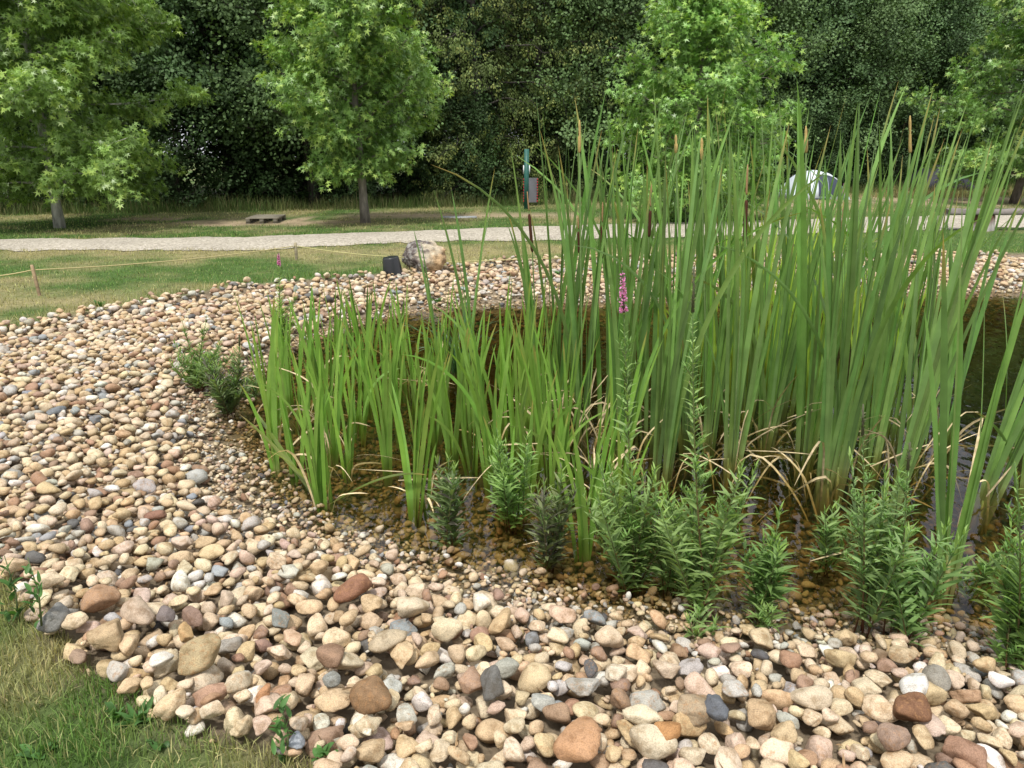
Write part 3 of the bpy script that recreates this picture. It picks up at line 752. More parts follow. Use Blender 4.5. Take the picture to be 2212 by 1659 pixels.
CT = [ # px, py, top, n, dict
 (1168, 850, 335, 9, dict(spikes=[(1143, 462, 1150, 545, .14), ], lean=-.05, words='sparse cattail clump standing apart at the left, with a long dark seed head')),
 (1205, 880, 215, 15, dict(spikes=[(1250, 500, 1252, 548, .10)], dead=6)),
 (1262, 912, 240, 17, dict(dead=12, spikes=[(1301, 487, 1300, 560, .13), (1252, 330, 1252, 331, .20)], words='cattail clump with a yellow pollen spike and brown straw round its foot')),
 (1310, 900, 225, 14, dict(dead=5)), (1345, 950, 330, 12, dict(dead=3)), (1372, 860, 260, 14, dict(spikes=[(1405, 455, 1402, 512, .16)])),
 (1431, 1003, 300, 17, dict(dead=4)), (1440, 890, 200, 14, {}), (1400, 925, 280, 12, {}), (1490, 925, 270, 15, dict(dead=4, spikes=[(1460, 330, 1460, 331, .11)])),
 (1536, 932, 240, 15, dict(dead=8, r=.04, spikes=[(1516, 345, 1516, 346, .13)])), (1586, 982, 290, 16, dict(dead=7, r=.04, spikes=[(1612, 432, 1608, 530, .17)])), (1570, 880, 250, 13, {}),
 (1656, 922, 230, 17, dict(dead=10, r=.04)), (1620, 860, 260, 13, {}), (1700, 870, 215, 13, {}), (1741, 967, 205, 17, dict(dead=9, r=.04, spikes=[(1741, 330, 1741, 331, .15)])),
 (1781, 1022, 300, 15, dict(dead=4, spikes=[(1815, 540, 1808, 628, .22)])), (1812, 1012, 250, 13, dict(r=.04)), (1760, 880, 250, 13, {}), (1830, 900, 220, 14, {}),
 (1881, 972, 240, 14, dict(dead=5)), (1926, 930, 215, 15, dict(dead=5, spikes=[(1966, 330, 1966, 331, .22)])), (1895, 860, 260, 11, {}),
 (1907, 1132, 195, 13, dict(r=.022, lean=.06, words='tall narrow cattail clump rising in front from the clear shallows')), (1985, 960, 300, 12, dict(dead=5)),
 (2045, 927, 340, 11, dict(dead=8)), (2121, 1046, 420, 15, dict(r=.05, dead=4, lean=.10, spread=.2, words='broad pale-footed reed clump fanning wide at the right')), 
 (2052, 1259, 430, 10, dict(r=.02, lean=.0, spread=.26, words='nearest cattail clump, a V of few wide leaves before the open water')),
 (2180, 960, 540, 6, dict(lean=.05)), (2235, 1050, 440, 7, dict(lean=-.04)), (2000, 850, 380, 9, {}), (1340, 830, 255, 12, {}), (1480, 850, 290, 12, {}), (1530, 830, 300, 10, {}),
 (1660, 830, 290, 10, {}), (1230, 830, 300, 10, {}), (1955, 1010, 330, 9, dict(dead=4)),
]
for k, (a_, b_, c_, n_, d_) in enumerate(CT):
    reed_clump(a_, b_, c_, n_, 'cattail', seed=k * 7 + 5, **d_)
# the tall thin leaves that stand alone over the far bank
for k, (a_, b_, c_, n_) in enumerate([(1000, 800, 372, 3), (1035, 770, 420, 4), (962, 800, 500, 2)]):
    reed_clump(a_, b_, c_, n_, 'cattail', seed=k + 500, lean=-.10, r=.03, spread=.05, words=['three tall thin cattail leaves leaning left over the far gravel', 'thin cattail leaves beside the leaning ones, over the far gravel', 'pair of thin leaning leaves left of the thin cattail group'][k])
YG = [(1560, 760, 470), (1610, 740, 440), (1650, 765, 450), (1700, 745, 430), (1745, 770, 440), (1790, 750, 450), (1840, 765, 470), (1680, 790, 420), (1600, 800, 460), (1760, 800, 440), (1880, 790, 500), (1500, 770, 500), (1920, 800, 540), (1450, 790, 520)]
for k, (a_, b_, c_) in enumerate(YG):
    reed_clump(a_, b_, c_, 18, 'young', seed=k + 300, r=.12, spread=.14)
IR = [(700, 1081, 735, 20, .055), (597, 1011, 640, 10, .03), (640, 1016, 760, 9, .03), (720, 956, 640, 11, .03), (832, 986, 690, 13, .03), (895, 1076, 745, 11, .022), (920, 1062, 860, 6, .02),
      (975, 967, 650, 13, .03), (1058, 1004, 650, 13, .04), (1139, 1033, 800, 10, .02), (1196, 1033, 760, 11, .03), (1262, 1164, 855, 13, .04), (1330, 1010, 690, 11, .03), (1345, 1110, 900, 9, .03),
      (590, 900, 660, 12, .05), (650, 890, 625, 12, .05), (770, 900, 640, 12, .05), (800, 850, 600, 12, .05), (735, 830, 612, 12, .05), (860, 900, 640, 10, .05), (900, 850, 625, 10, .05), (680, 820, 640, 10, .05),
      (1085, 900, 600, 12, .04), (1110, 950, 640, 12, .04), (940, 880, 640, 10, .05), (1040, 850, 620, 10, .04), (1150, 900, 590, 12, .04), (1180, 960, 640, 12, .04), (840, 800, 610, 10, .06), (760, 780, 600, 10, .06),
      (960, 820, 600, 10, .05), (1225, 1000, 700, 10, .03), (1010, 920, 700, 9, .03), (560 + 25, 945, 720, 8, .03), (1100, 840, 590, 10, .04)]
IR += [(620, 850, 640, 10, .05), (705, 875, 650, 10, .05), (790, 815, 605, 10, .05), (830, 880, 650, 10, .05), (880, 810, 610, 10, .05), (930, 930, 680, 9, .04), (1000, 870, 640, 11, .05), (1065, 930, 660, 10, .04),
       (1130, 870, 600, 11, .05), (1170, 910, 620, 11, .04), (745, 985, 760, 8, .03), (1020, 980, 740, 9, .03), (1095, 1060, 850, 8, .02), (1215, 930, 640, 10, .04), (700, 780, 625, 9, .06), (860, 760, 610, 9, .06), (1290, 1060, 800, 8, .03)]
for k, (a_, b_, c_, n_, r_) in enumerate(IR):
    reed_clump(a_, b_, c_, int(n_ * .72), 'iris', seed=k * 3 + 100, r=r_, spread=.13, dead=3 if k % 3 == 0 else 0, words='big iris clump at the corner of the pond with leaves fallen to both sides' if k == 0 else None)
# its fallen leaves, part of the same clump
ir0 = [q for q in PLANTS if q[1] == 'iris'][0][0]
b = Buf(); rng = np.random.RandomState(4)
straps(b, np.array([[0, 0, .1], [.02, 0, .1], [-.03, .02, .1], [-.02, .02, .12]]), None, np.array([.78, .60, .92, .45]), np.array([.03, .028, .026, .024]),
       np.array([2.55, -.08, 2.35, 2.9]), np.array([.95, 1.0, 1.12, .6]), np.array([.25, .75, .15, .9]), np.array([.3, .2, .1, .3]), lambda n, t: reed_cols(rng, n, t, (.20, .26, .05), 1.0, .1), m=16, rng=rng, roll0=np.zeros(4))
b.build('fallen_leaves', M['reed'], ir0)

# an arching sedge tuft among the irises
p = at(985, 800, ZW); root = empty('sedge_tuft', (p[0], p[1], ZW - .06)); n = 60; rng = np.random.RandomState(9); b = Buf()
straps(b, np.column_stack([rng.randn(n) * .03, rng.randn(n) * .03, np.zeros(n)]), None, rng.uniform(.5, .85, n), rng.uniform(.006, .010, n), rng.uniform(0, 6.28, n), rng.uniform(.1, .6, n), rng.uniform(.9, 1.9, n), rng.randn(n) * .4,
       lambda n_, t: reed_cols(rng, n_, t, (.07, .16, .055), .2, .05), m=14, rng=rng)
b.build('leaves', M['reed'], root); tag(root, 'low dark sedge tuft with long arching leaves among the irises', 'sedge')

# ordinal labels for the clumps
ORD = ['leftmost', 'second', 'third', 'fourth', 'fifth', 'sixth', 'seventh', 'eighth', 'ninth', 'tenth', 'eleventh', 'twelfth', 'thirteenth', 'fourteenth', 'fifteenth', 'sixteenth', 'seventeenth', 'eighteenth', 'nineteenth', 'twentieth', 'twenty-first', 'twenty-second', 'twenty-third', 'twenty-fourth', 'twenty-fifth', 'twenty-sixth', 'twenty-seventh', 'twenty-eighth', 'twenty-ninth', 'thirtieth'] + ['next'] * 20
WHAT = {'cattail': ('cattail', 'tall green cattail clump', 'cattails in the pond', (900, 1400)), 'iris': ('iris', 'bright green iris fan', 'irises at the pond edge', (900, 1000)), 'young': ('reed', 'yellow-green reed clump behind the cattails', 'yellow-green reeds at the back of the pond', (780, 900))}
for kind, (cat, what, grp, cuts) in WHAT.items():
    rows = {}
    for q in PLANTS:
        if q[1] != kind: continue
        if q[6]: tag(q[0], q[6], cat, grp); continue
        r_ = 'back' if q[4] < cuts[0] else 'middle' if q[4] < cuts[1] else 'front'
        if kind == 'cattail': r_ = 'back' if q[4] < 880 else 'middle' if q[4] < 950 else 'front'
        rows.setdefault((r_, q[5]), []).append(q)
    for (r_, spk), lst in rows.items():
        lst.sort(key=lambda q: q[3])
        for i, q in enumerate(lst):
            o_ = ORD[i] + (' from the left' if i else '')
            extra = ' with a flower spike' if spk else ''
            tag(q[0], f'{what}{extra}, {o_} of the {r_} row', cat, grp)

# loosestrife: square reddish stems with narrow leaves in pairs
def herb(px, py, top_py, nst, wspread, tall=(), col=(.085, .175, .065), seed=0, label='', dark=0, z0=None, lpx=1.0, name='loosestrife_plant', cat='loosestrife', grp='loosestrife plants round the pond', side=True, dens=1.0):
    rng = np.random.RandomState(seed + 70)
    z = ZW + .01 if z0 is None else z0
    for _ in range(4):
        p = at(px, py, z)
        z = bed(p[0], p[1]) if z0 is None else z0
    zz = max(z, ZW - .12)
    if HX0 < p[0] < HX1 and HY0 < p[1] < HY1 and z0 is None: zz = max(zz, min(top_z(p[0], p[1]), zz + .03)) - .01
    root = empty(name, (p[0], p[1], zz))
    H = atY(px, top_py, p[1])[2] - zz
    st, lf, tp = Buf(), Buf(), Buf()
    LP, LPHI, LTH, LL, LC = [], [], [], [], []
    stems = [(H * rng.uniform(.6, 1.0), rng.uniform(0, 6.28), rng.uniform(.03, .46) * wspread, None) for _ in range(max(4, int(nst * .8)))]
    for (tx, ty, flower) in tall: stems.append((None, 0, 0, (tx, ty, flower)))
    for (h, a, ln, spec) in stems:
        q0 = np.array([rng.randn() * .025, rng.randn() * .025, 0])
        if spec: end = atY(spec[0], spec[1], p[1]) - [p[0], p[1], zz]; h = np.linalg.norm(end)
        else: end = q0 + h * np.array([math.sin(ln) * math.cos(a), math.sin(ln) * math.sin(a), math.cos(ln)])
        mid = (q0 + end) / 2 + np.array([rng.randn() * .01, rng.randn() * .01, 0]) * h * 2 + np.array([0, 0, .02 * h])
        T = np.linspace(0, 1, 9)[:, None]; path = (1 - T) ** 2 * q0 + 2 * T * (1 - T) * mid + T ** 2 * end
        rd0 = .0032 if not spec else .0045
        cst = np.linspace(0, 1, 9)[:, None] * np.array([.10, .19, .06]) + (1 - np.linspace(0, 1, 9)[:, None]) * np.array([.15, .055, .03])
        tube(st, path, np.linspace(rd0, .0015, 9), cst, 5)
        np_ = max(5, int(h / .021 * dens))
        tt = np.linspace(.10 if not spec else .2, .985, np_); alt = rng.uniform(0, 3)
        for i, t_ in enumerate(tt):
            pt = np.array([np.interp(t_, T[:, 0], path[:, k]) for k in range(3)])
            for s_ in (0, math.pi):
                a2 = alt + s_ + (i % 2) * math.pi / 2 + rng.randn() * .25
                ll = (.118 if not spec else .10) * math.sin(min(1, .25 + t_ * .6) * math.pi / 1.15) ** .6 * (1 - .55 * max(0, t_ - .55) / .45) * rng.uniform(.75, 1.15) * lpx
                if spec: ll *= .45 + .65 * (1 - t_)
                LP.append(pt); LPHI.append(a2); LTH.append(rng.uniform(.65, 1.2) if t_ < .9 else rng.uniform(.2, .6)); LL.append(ll)
                k_ = .55 + .5 * rng.rand(); cc = np.array([col[0] * 2.7, col[1] * 1.95, col[2] * 1.7]) * (1 + .3 * (rng.rand() - .5))
                if spec: cc = cc * 1.2
                if t_ > .88: cc = cc * .4 + np.array([.30, .46, .10]) * .6
                if dark and rng.rand() < dark: cc = np.array([.13, .12, .09])
                LC.append(cc)
            # side shoots
            if side and .2 < t_ < .8 and rng.rand() < (.2 if not spec else .3):
                a3 = rng.uniform(0, 6.28); hl = rng.uniform(.05, .16) * (1.2 - t_) * 1.2; e = pt + hl * np.array([.6 * math.cos(a3), .6 * math.sin(a3), .8])
                tube(st, [pt, (pt + e) / 2 + [0, 0, -.004], e], [.002, .0017, .001], (.12, .14, .05), 4, cap=False)
                for j in range(int(4 + hl / .02)):
                    f = .25 + .75 * j / (4 + hl / .02); q = pt * (1 - f) + e * f
                    for s_ in (0, math.pi):
                        LP.append(q); LPHI.append(a3 + s_ + (j % 2) * math.pi / 2 + rng.randn() * .2); LTH.append(rng.uniform(.3, 1.0)); LL.append(rng.uniform(.022, .045) * lpx)
                        LC.append(np.array(col) * .5 + np.array([.26, .44, .10]) * (.3 + .35 * f))
        if spec and spec[2]:
            fb_ = Buf(); m_ = 90 if spec[2] == 'magenta' else 50
            f0, f1 = (.90, .985)
            base_p = np.array([np.interp(f0, T[:, 0], path[:, k]) for k in range(3)]); tip_p = path[-1]
            tube(fb_, [base_p, tip_p + [0, 0, .03]], [.006, .0025], (.12, .12, .07), 6)
            for i in range(m_):
                f = rng.rand(); c0 = base_p * (1 - f) + (tip_p + [0, 0, .02]) * f
                if spec[2] == 'magenta':
                    a4 = rng.uniform(0, 6.28)
                    for j in range(5):
                        u = unit(np.array([math.cos(a4) + .7 * rng.randn(), math.sin(a4) + .7 * rng.randn(), rng.randn() * .6])); v2 = unit(np.cross(u, rng.randn(3)))
                        c1 = c0 + np.array([math.cos(a4), math.sin(a4), 0]) * .007 * (1.3 - f * .6); l_ = .0115 * (1.15 - f * .6)
                        fb_.add([c1, c1 + u * l_ * .6 + v2 * l_ * .3, c1 + u * l_, c1 + u * l_ * .6 - v2 * l_ * .3], np.array([[0, 1, 2, 3]]), np.array([.80, .34, .68]) * (.8 + .4 * rng.rand()))
                else:
                    u = unit(np.array([rng.randn(), rng.randn(), .8])); v2 = unit(np.cross(u, rng.randn(3))); l_ = .013
                    fb_.add([c0, c0 + u * l_ * .5 + v2 * l_ * .25, c0 + u * l_, c0 + u * l_ * .5 - v2 * l_ * .25], np.array([[0, 1, 2, 3]]), np.array([.15, .17, .08]) * (.8 + .4 * rng.rand()))
            fb_.build('flower_spike', M['herb'], root)
    n = len(LP); LC = np.array(LC)
    straps(lf, np.array(LP), None, np.array(LL), np.array(LL) * .175, np.array(LPHI), np.array(LTH), rng.uniform(.05, .75, n), rng.randn(n) * .3,
           lambda n_, t: np.repeat(LC[:, None], len(t), 1) * (1 - .12 * np.abs(t - .5))[None, :, None], m=5, rng=rng, prof='lance', roll0=rng.randn(n) * .35, fold=.35)
    st.build('stems', M['stem'], root); lf.build('leaves', M['herb'], root)
    tag(root, label, cat, grp); return root
HB = [ # px, py, top, stems, spread, dict
 (968, 1205, 985, 7, .7, dict(dark=.15, label='dark leaved loosestrife bush at the left end of the near shore', col=(.065, .125, .055))),
 (1105, 1180, 935, 9, .9, dict(tall=[(1073, 925, '')], label='fresh green loosestrife bush left of the purplish one on the near shore', col=(.09, .20, .065))),
 (1190, 1252, 980, 8, .8, dict(dark=.35, label='dull purplish loosestrife with brown foot at the waterline', col=(.075, .125, .06))),
 (1372, 1290, 950, 13, 1.15, dict(tall=[(1344, 600, 'magenta'), (1300, 1000, '')], label='loosestrife with a tall stem ending in a bright magenta flower spike')),
 (1450, 1300, 1000, 8, 1.1, dict(label='low loosestrife bush between the flowering and the tall budding one')),
 (1515, 1345, 985, 12, 1.0, dict(tall=[(1498, 592, 'bud')], label='loosestrife with a tall leafy stem ending in a grey-green bud spike', col=(.095, .19, .075))),
 (1645, 1345, 1075, 11, .9, dict(label='dense dark green loosestrife bush in the middle of the near shore', col=(.07, .16, .055))),
 (1775, 1270, 1040, 5, .9, dict(label='thin loosestrife in the water behind the right hand bushes')),
 (1868, 1375, 1000, 9, .8, dict(tall=[(1862, 890, 'bud')], label='loosestrife with a thin brown-tipped stem over the water', col=(.085, .175, .075))),
 (1950, 1400, 1080, 9, .7, dict(tall=[(1963, 972, 'bud')], label='loosestrife with the stiff short budding stem, right of the thin stemmed one', col=(.075, .17, .065))),
 (2100, 1330, 1150, 6, 1.1, dict(label='spreading low loosestrife between the two rightmost bushes')),
 (2175, 1465, 1130, 14, .8, dict(tall=[(2192, 1000, '')], label='big loosestrife bush cut by the right edge of the picture', col=(.08, .175, .06))),
 (430, 850, 715, 20, 2.1, dict(tall=[(392, 690, ''), (447, 685, '')], label='feathery green loosestrife bush on the left bank', col=(.075, .15, .06))),
 (500, 905, 750, 15, 1.6, dict(tall=[(518, 730, 'bud')], dark=.2, label='dark loosestrife bush at the left waterline beside the irises', col=(.06, .115, .05))),
 (615, 780, 640, 6, .5, dict(tall=[(602, 552, 'magenta'), (640, 620, '')], lpx=1.1, label='loosestrife behind the irises with a violet flower spike over the lawn', col=(.10, .20, .065))),
 (1822, 660, 520, 5, .5, dict(tall=[(1823, 400, 'magenta')], label='loosestrife on the far bank with a violet spike before the white tent')),
 (545, 880, 800, 5, .7, dict(label='small loosestrife tucked against the leftmost irises', col=(.06, .12, .05))),
 (1640, 1375, 1300, 5, 1.3, dict(label='low loosestrife seedling on the wet pebbles before the dense bush', lpx=.8)), (1505, 1370, 1310, 4, 1.3, dict(label='small loosestrife seedling before the bush with the tall bud stem', lpx=.8)),
]
for k, (a_, b_, c_, n_, w_, d_) in enumerate(HB): herb(a_, b_, c_, n_, w_, seed=k * 11, **d_)

# weeds with broad leaves
def weed(px, py, nleaf, ll, label, seed, wid=.38, up=.9, stem=0, z=0.0, col=(.085, .19, .05), name='weed'):
    rng = np.random.RandomState(seed + 900); p = at(px, py, z); z = top_z(p[0], p[1]) if (HX0 < p[0] < HX1 and HY0 < p[1] < HY1) else z
    root = empty(name, (p[0], p[1], z - .01)); b = Buf(); nleaf = int(nleaf * 1.5); ll *= .68; n = nleaf
    c0 = np.array(col)[None, None] * (1 + rng.randn(n, 1, 1) * .16)
    hs_ = rng.uniform(0, 1, n) * stem
    straps(b, np.column_stack([rng.randn(n) * .012, rng.randn(n) * .012, hs_]), None, ll * rng.uniform(.6, 1.1, n), ll * wid * rng.uniform(.7, 1.1, n), rng.uniform(0, 6.28, n), rng.uniform(.3, up, n), rng.uniform(.4, 1.1, n),
           rng.randn(n) * .4, lambda n_, t: c0 * np.ones((n_, len(t), 3)), m=9, rng=rng, prof='lance' if wid < .4 else 'broad', roll0=rng.randn(n) * .3, fold=.3)
    b.build('leaves', M['herb'], root)
    if stem:
        s = Buf(); tube(s, [[0, 0, 0], [.01, .005, stem * .5], [-.005, .01, stem * 1.05]], [.004, .003, .0015], (.12, .15, .06), 5); s.build('stem', M['stem'], root)
    tag(root, label, 'weed', 'weeds at the edge of the gravel'); return root
WD = [((40, 1345), 14, .10, 'nettle-like weed with a tall stem at the left edge of the picture', dict(stem=.26, wid=.34)), ((100, 1400), 12, .075, 'upright weed with toothed leaves left of the big grey stone', dict(stem=.24, wid=.34)),
      ((300, 1560), 13, .11, 'dock with broad crinkled leaves at the foot of the gravel', dict(wid=.34)), ((250, 1555), 5, .10, 'young dock with three upright leaves left of the broad dock', dict(wid=.4, up=.5)),
      ((620, 1650), 18, .075, 'bushy green weed with a thin stem at the bottom edge', dict(stem=.20, wid=.34)), ((700, 1655), 10, .06, 'small leafy weed right of the bushy weed at the bottom', dict(wid=.45)),
      ((215, 662), 16, .16, 'dark dandelion tuft where the far lawn meets the gravel', dict(wid=.25)), ((190, 672), 9, .12, 'smaller dandelion tuft beside the dark one', dict(wid=.25)),
      ((945, 625), 10, .11, 'little green weed in the far gravel below the boulder', dict(wid=.5)), ((1030, 640), 12, .12, 'leafy weed in the far gravel right of the boulder', dict(wid=.5)), ((1205, 585), 9, .12, 'bright leafed weed on top of the far gravel bank', dict(wid=.5)),
      ((1150, 625), 9, .11, 'weed in the far gravel left of the sparse cattails', dict(wid=.5)), ((1132, 1318), 4, .045, 'tiny dark leaf shoot between the near cobbles', dict(wid=.5, up=.5)),
      ((255, 1075), 5, .05, 'thin grass-like weed among the cobbles of the left bank', dict(wid=.10, up=.4)), ((95, 1620), 6, .09, 'flat plantain rosette in the bottom left grass', dict(wid=.4)), ((350, 1615), 5, .07, 'plantain rosette below the dock', dict(wid=.42))]
for k, (pp, n_, l_, lb_, d_) in enumerate(WD): weed(*pp, n_, l_, lb_, k, **d_)

# straw lying on the water
FL = [((1560, 975), (1760, 985), 'long straw-coloured leaf floating before the cattails'), ((1020, 968), (1180, 962), 'pale straw lying on the water right of the sedge'), ((860, 1040), (1040, 1038), 'thin straight straw on the water behind the irises'),
      ((1460, 1010), (1560, 990), 'short curled straw on the water left of the long one'), ((2130, 1075), (2190, 1010), 'pale dead leaf standing out of the water at the right'), ((1750, 1215), (1850, 1190), 'faint straw lying in the shallows'),
      ((760, 1015), (880, 1030), 'straw floating beside the corner iris'), ((1700, 905), (1830, 870), 'dead leaf slanting over the water between cattail feet'), ((1880, 1010), (2010, 960), 'dead leaf slanting to the right of the tall narrow clump'),
      ((1240, 905), (1330, 800), 'bent straw rising left of the magenta loosestrife'), ((1130, 1180), (1230, 1160), 'short yellow straw by the purplish loosestrife')]
for k, (a_, b_, lb_) in enumerate(FL):
    rng = np.random.RandomState(k + 60); A, B = at(*a_, ZW), at(*b_, ZW)
    if k in (4, 7, 8, 9): B = atY(b_[0], b_[1], A[1] + .02)
    ln = np.linalg.norm(B - A); d_ = unit(B - A); b = Buf(); pl = A + [0, 0, .006]
    straps(b, np.zeros((1, 3)), None, np.array([ln]), np.array([.010]), np.array([math.atan2(d_[1], d_[0])]), np.array([math.acos(np.clip(d_[2], -1, 1)) - .05]), np.array([.08]), np.array([.8]), lambda n_, t: dry_cols(rng, n_, t), m=14, rng=rng)
    tag(b.build('dead_leaf', M['dry'], loc=tuple(map(float, pl))), lb_, 'dead leaf', 'dead leaves on the water')

# ------------------------------------------------------------------ trees
STAR = np.array([(0, 0)] + [(r * math.cos(R(a)), r * math.sin(R(a))) for a, r in ((-140, .22), (-108, .62), (-80, .27), (-54, .88), (-27, .33), (0, 1.05), (27, .33), (54, .88), (80, .27), (108, .62), (140, .22))])
STARF = np.array([[0, 1, 2, 3], [0, 3, 4, 5], [0, 5, 6, 7], [0, 7, 8, 9], [0, 9, 10, 11]])
OVAL = np.array([(0, 0), (.45, -.34), (1, 0), (.45, .34)]); OVALF = np.array([[0, 1, 2, 3]])
LOBE = np.array([(0, 0), (.35, -.38), (.8, -.42), (1.05, 0), (.75, .45), (.3, .36)]); LOBEF = np.array([[0, 1, 2, 3], [0, 3, 4, 5]])
def leaves(buf, P, A, Nn, size, col, shape, faces, droop=.12):
    n = len(P); A = unit(A); Sd = unit(np.cross(A, Nn)); Nn = np.cross(Sd, A)
    u = shape[:, 0][None, :, None]; v = shape[:, 1][None, :, None]; r2 = (u ** 2 + v ** 2)
    V = P[:, None] + size[:, None, None] * (A[:, None] * u + Sd[:, None] * v - Nn[:, None] * droop * r2 * 1.0)
    k = len(shape); F = (faces[None] + (np.arange(n) * k)[:, None, None]).reshape(-1, faces.shape[1])
    buf.add(V, F, np.repeat(col[:, None], k, 1).reshape(-1, 3))

def make_tree(name, H, Rr, z0, nlimb, ntwig, nleaf, lsize, shape, col, rng, trunk_r=.12, prof=None, spread=.16, twl=(.5, 1.0), hang=0.0, up=(.25, .8), tipcol=None, matk='gum', bark=(.16, .14, .12), lean=(0, 0), droopl=.12, var=.2, clumpy=0, kill=None, hang_leaf=.35):
    prof = prof or (lambda f: math.sin(math.pi * min(max(.12 + .86 * f, 0), 1)) ** .6)
    root = empty(name)
    tb = Buf(); m_ = 12; T = np.linspace(0, 1, m_)
    tp = np.column_stack([lean[0] * T + .10 * np.sin(T * 5 + rng.rand() * 6) * T, lean[1] * T + .1 * np.cos(T * 4) * T, T * H * .97])
    rad = trunk_r * (1 - T) ** .8 + .012; rad[0] *= 1.25
    bc = np.array(bark)
    tube(tb, tp, rad, bc, 9, rough=.03, rng=rng)
    LP, LA, LN, LC = [], [], [], []
    for i in range(nlimb):
        f = (i + rng.rand()) / nlimb; zh = z0 + (H * .97 - z0) * f
        q0 = np.array([np.interp(zh, tp[:, 2], tp[:, 0]), np.interp(zh, tp[:, 2], tp[:, 1]), max(zh - .25 * Rr * (1 - f), z0 * .6)])
        a = i * 2.4 + rng.randn() * .4; ln = Rr * prof(f) * rng.uniform(.72, 1.12); e = rng.uniform(*up) * (1 - .4 * f) + .5 * f
        d0 = np.array([math.cos(a) * math.cos(e), math.sin(a) * math.cos(e), math.sin(e)])
        tt = np.linspace(0, 1, 7)[:, None]
        path = q0 + d0 * ln * tt + np.array([0, 0, -1]) * (hang * ln * tt ** 2 * .6) + rng.randn(7, 3) * .03 * ln * tt
        tube(tb, path, np.linspace(max(.012, trunk_r * .38 * (1 - f * .7)), .006, 7), bc * 1.05, 5, cap=False)
        for j in range(ntwig):
            t_ = .06 + .94 * (j + rng.rand()) / ntwig
            p0 = np.array([np.interp(t_, tt[:, 0], path[:, k]) for k in range(3)])
            ta = a + rng.uniform(-1.5, 1.5); te = rng.uniform(-.35, .75) - hang * .9
            l_ = rng.uniform(*twl) * (1.15 - .5 * t_)
            d1 = np.array([math.cos(ta) * math.cos(te), math.sin(ta) * math.cos(te), math.sin(te)])
            if kill is not None and kill(p0 + d1 * l_ * .5): continue
            tube(tb, [p0, p0 + d1 * l_ * .5 + [0, 0, .03], p0 + d1 * l_ + [0, 0, -.05 - hang * .25 * l_]], [.007, .005, .003], bc, 3, cap=False)
            n = nleaf; nt_ = max(2, int(round(n / (24 if matk == 'oak' else 11)))); ti = rng.randint(nt_, size=n)
            gt_ = rng.uniform(.2, 1.08, nt_); ot_ = rng.randn(nt_, 3) * spread * (1.5 if matk == 'oak' else 1) * np.array([1.15, 1.15, .8]); td_ = rng.randn(nt_, 3) * (.75 if matk == 'oak' else .6); tk_ = rng.randn(nt_) * var * .5
            g = (gt_[ti] + rng.randn(n) * .03)[:, None]
            off = ot_[ti] + rng.randn(n, 3) * spread * (.55 if matk == 'oak' else .42)
            Pq = p0 + d1 * l_ * g + off + np.array([0, 0, -.10]) * g ** 2
            Aq = d1 * .4 + unit(off - ot_[ti]) * .9 + rng.randn(n, 3) * .25 + np.array([0, 0, -hang_leaf - hang * .8])
            Nq = np.array([0, 0, .75]) + td_[ti] + rng.randn(n, 3) * .28 + d1 * .35 + unit(np.array([math.cos(a), math.sin(a), .2])) * .55
            kk = (1 + rng.randn(n, 1) * var * .5) * (1 + rng.randn() * var * .4) * (1 + tk_[ti])[:, None]
            c = np.array(col)[None] * kk
            if tipcol is not None:
                w_ = (np.clip((g - .72) / .3, 0, 1) * (rng.rand(n, 1) < .6)); c = c * (1 - w_) + np.array(tipcol)[None] * w_
            LP.append(Pq); LA.append(Aq); LN.append(Nq); LC.append(c)
    LP, LA, LN, LC = map(np.concatenate, (LP, LA, LN, LC))
    cb = Buf()
    leaves(cb, LP, LA, LN, lsize * rng.uniform(.7, 1.2, len(LP)), np.clip(LC, .01, .8), shape, LOBEF if shape is LOBE else STARF if shape is STAR else OVALF, droopl)
    tb.build('trunk', M['bark'], root); cb.build('crown', M[matk], root)
    return root

def put(root, px, py, label, cat='tree', group=None, rz=0, sc=1.0, first=True, Y=None):
    p = at(px, py) if Y is None else np.array([px, Y, 0.0]); z = float(land(np.array([p[0]]), np.array([p[1]]))[0]) if p[1] < 60 else 0
    root.location = (p[0], p[1], z - .03); root.rotation_euler = (0, 0, rz); root.scale = (sc, sc, sc)
    tag(root, label, cat, group); return root
gumc, gumt = (.215, .345, .08), (.38, .52, .12)
GG = 'young sweetgum trees round the road'
# left sweetgum
t = make_tree('sweetgum_tree', 8.2, 4.0, 1.75, 44, 18, 84, .105, STAR, gumc, np.random.RandomState(31), .10, prof=lambda f: .97 * (1 - f) ** .45 * (.62 + .38 * min(1, f * 4)), tipcol=gumt, bark=(.46, .45, .39), spread=.15, up=(-.05, .5), hang=.2)
put(t, 130, 492, 'wide leafy sweetgum cut by the left edge of the picture, pale trunk', 'tree', GG, 1.3)
t = make_tree('sweetgum_tree', 7.0, 2.45, 1.75, 38, 16, 64, .105, STAR, (.20, .345, .085), np.random.RandomState(12), .095, prof=lambda f: (.40 + 2.4 * f if f < .25 else 1.0 - .78 * ((f - .25) / .75) ** .8) , tipcol=gumt, bark=(.25, .22, .19), spread=.14, up=(.1, .55), lean=(-.35, 0))
put(t, 790, 482, 'sweetgum with one clear trunk left of the middle, beside the pallet', 'tree', GG, 1.1)
t = make_tree('sweetgum_tree', 5.5, 2.9, .4, 38, 14, 56, .10, STAR, (.20, .37, .085), np.random.RandomState(45), .09, prof=lambda f: (.75 + .35 * f if f < .35 else .87 * (1 - (f - .35) / .65) ** .6 + .06), tipcol=(.38, .55, .12), bark=(.25, .22, .19), spread=.15, up=(.1, .6))
put(t, 1490, 478, 'bright young sweetgum rising behind the cattails', 'tree', GG, .3)
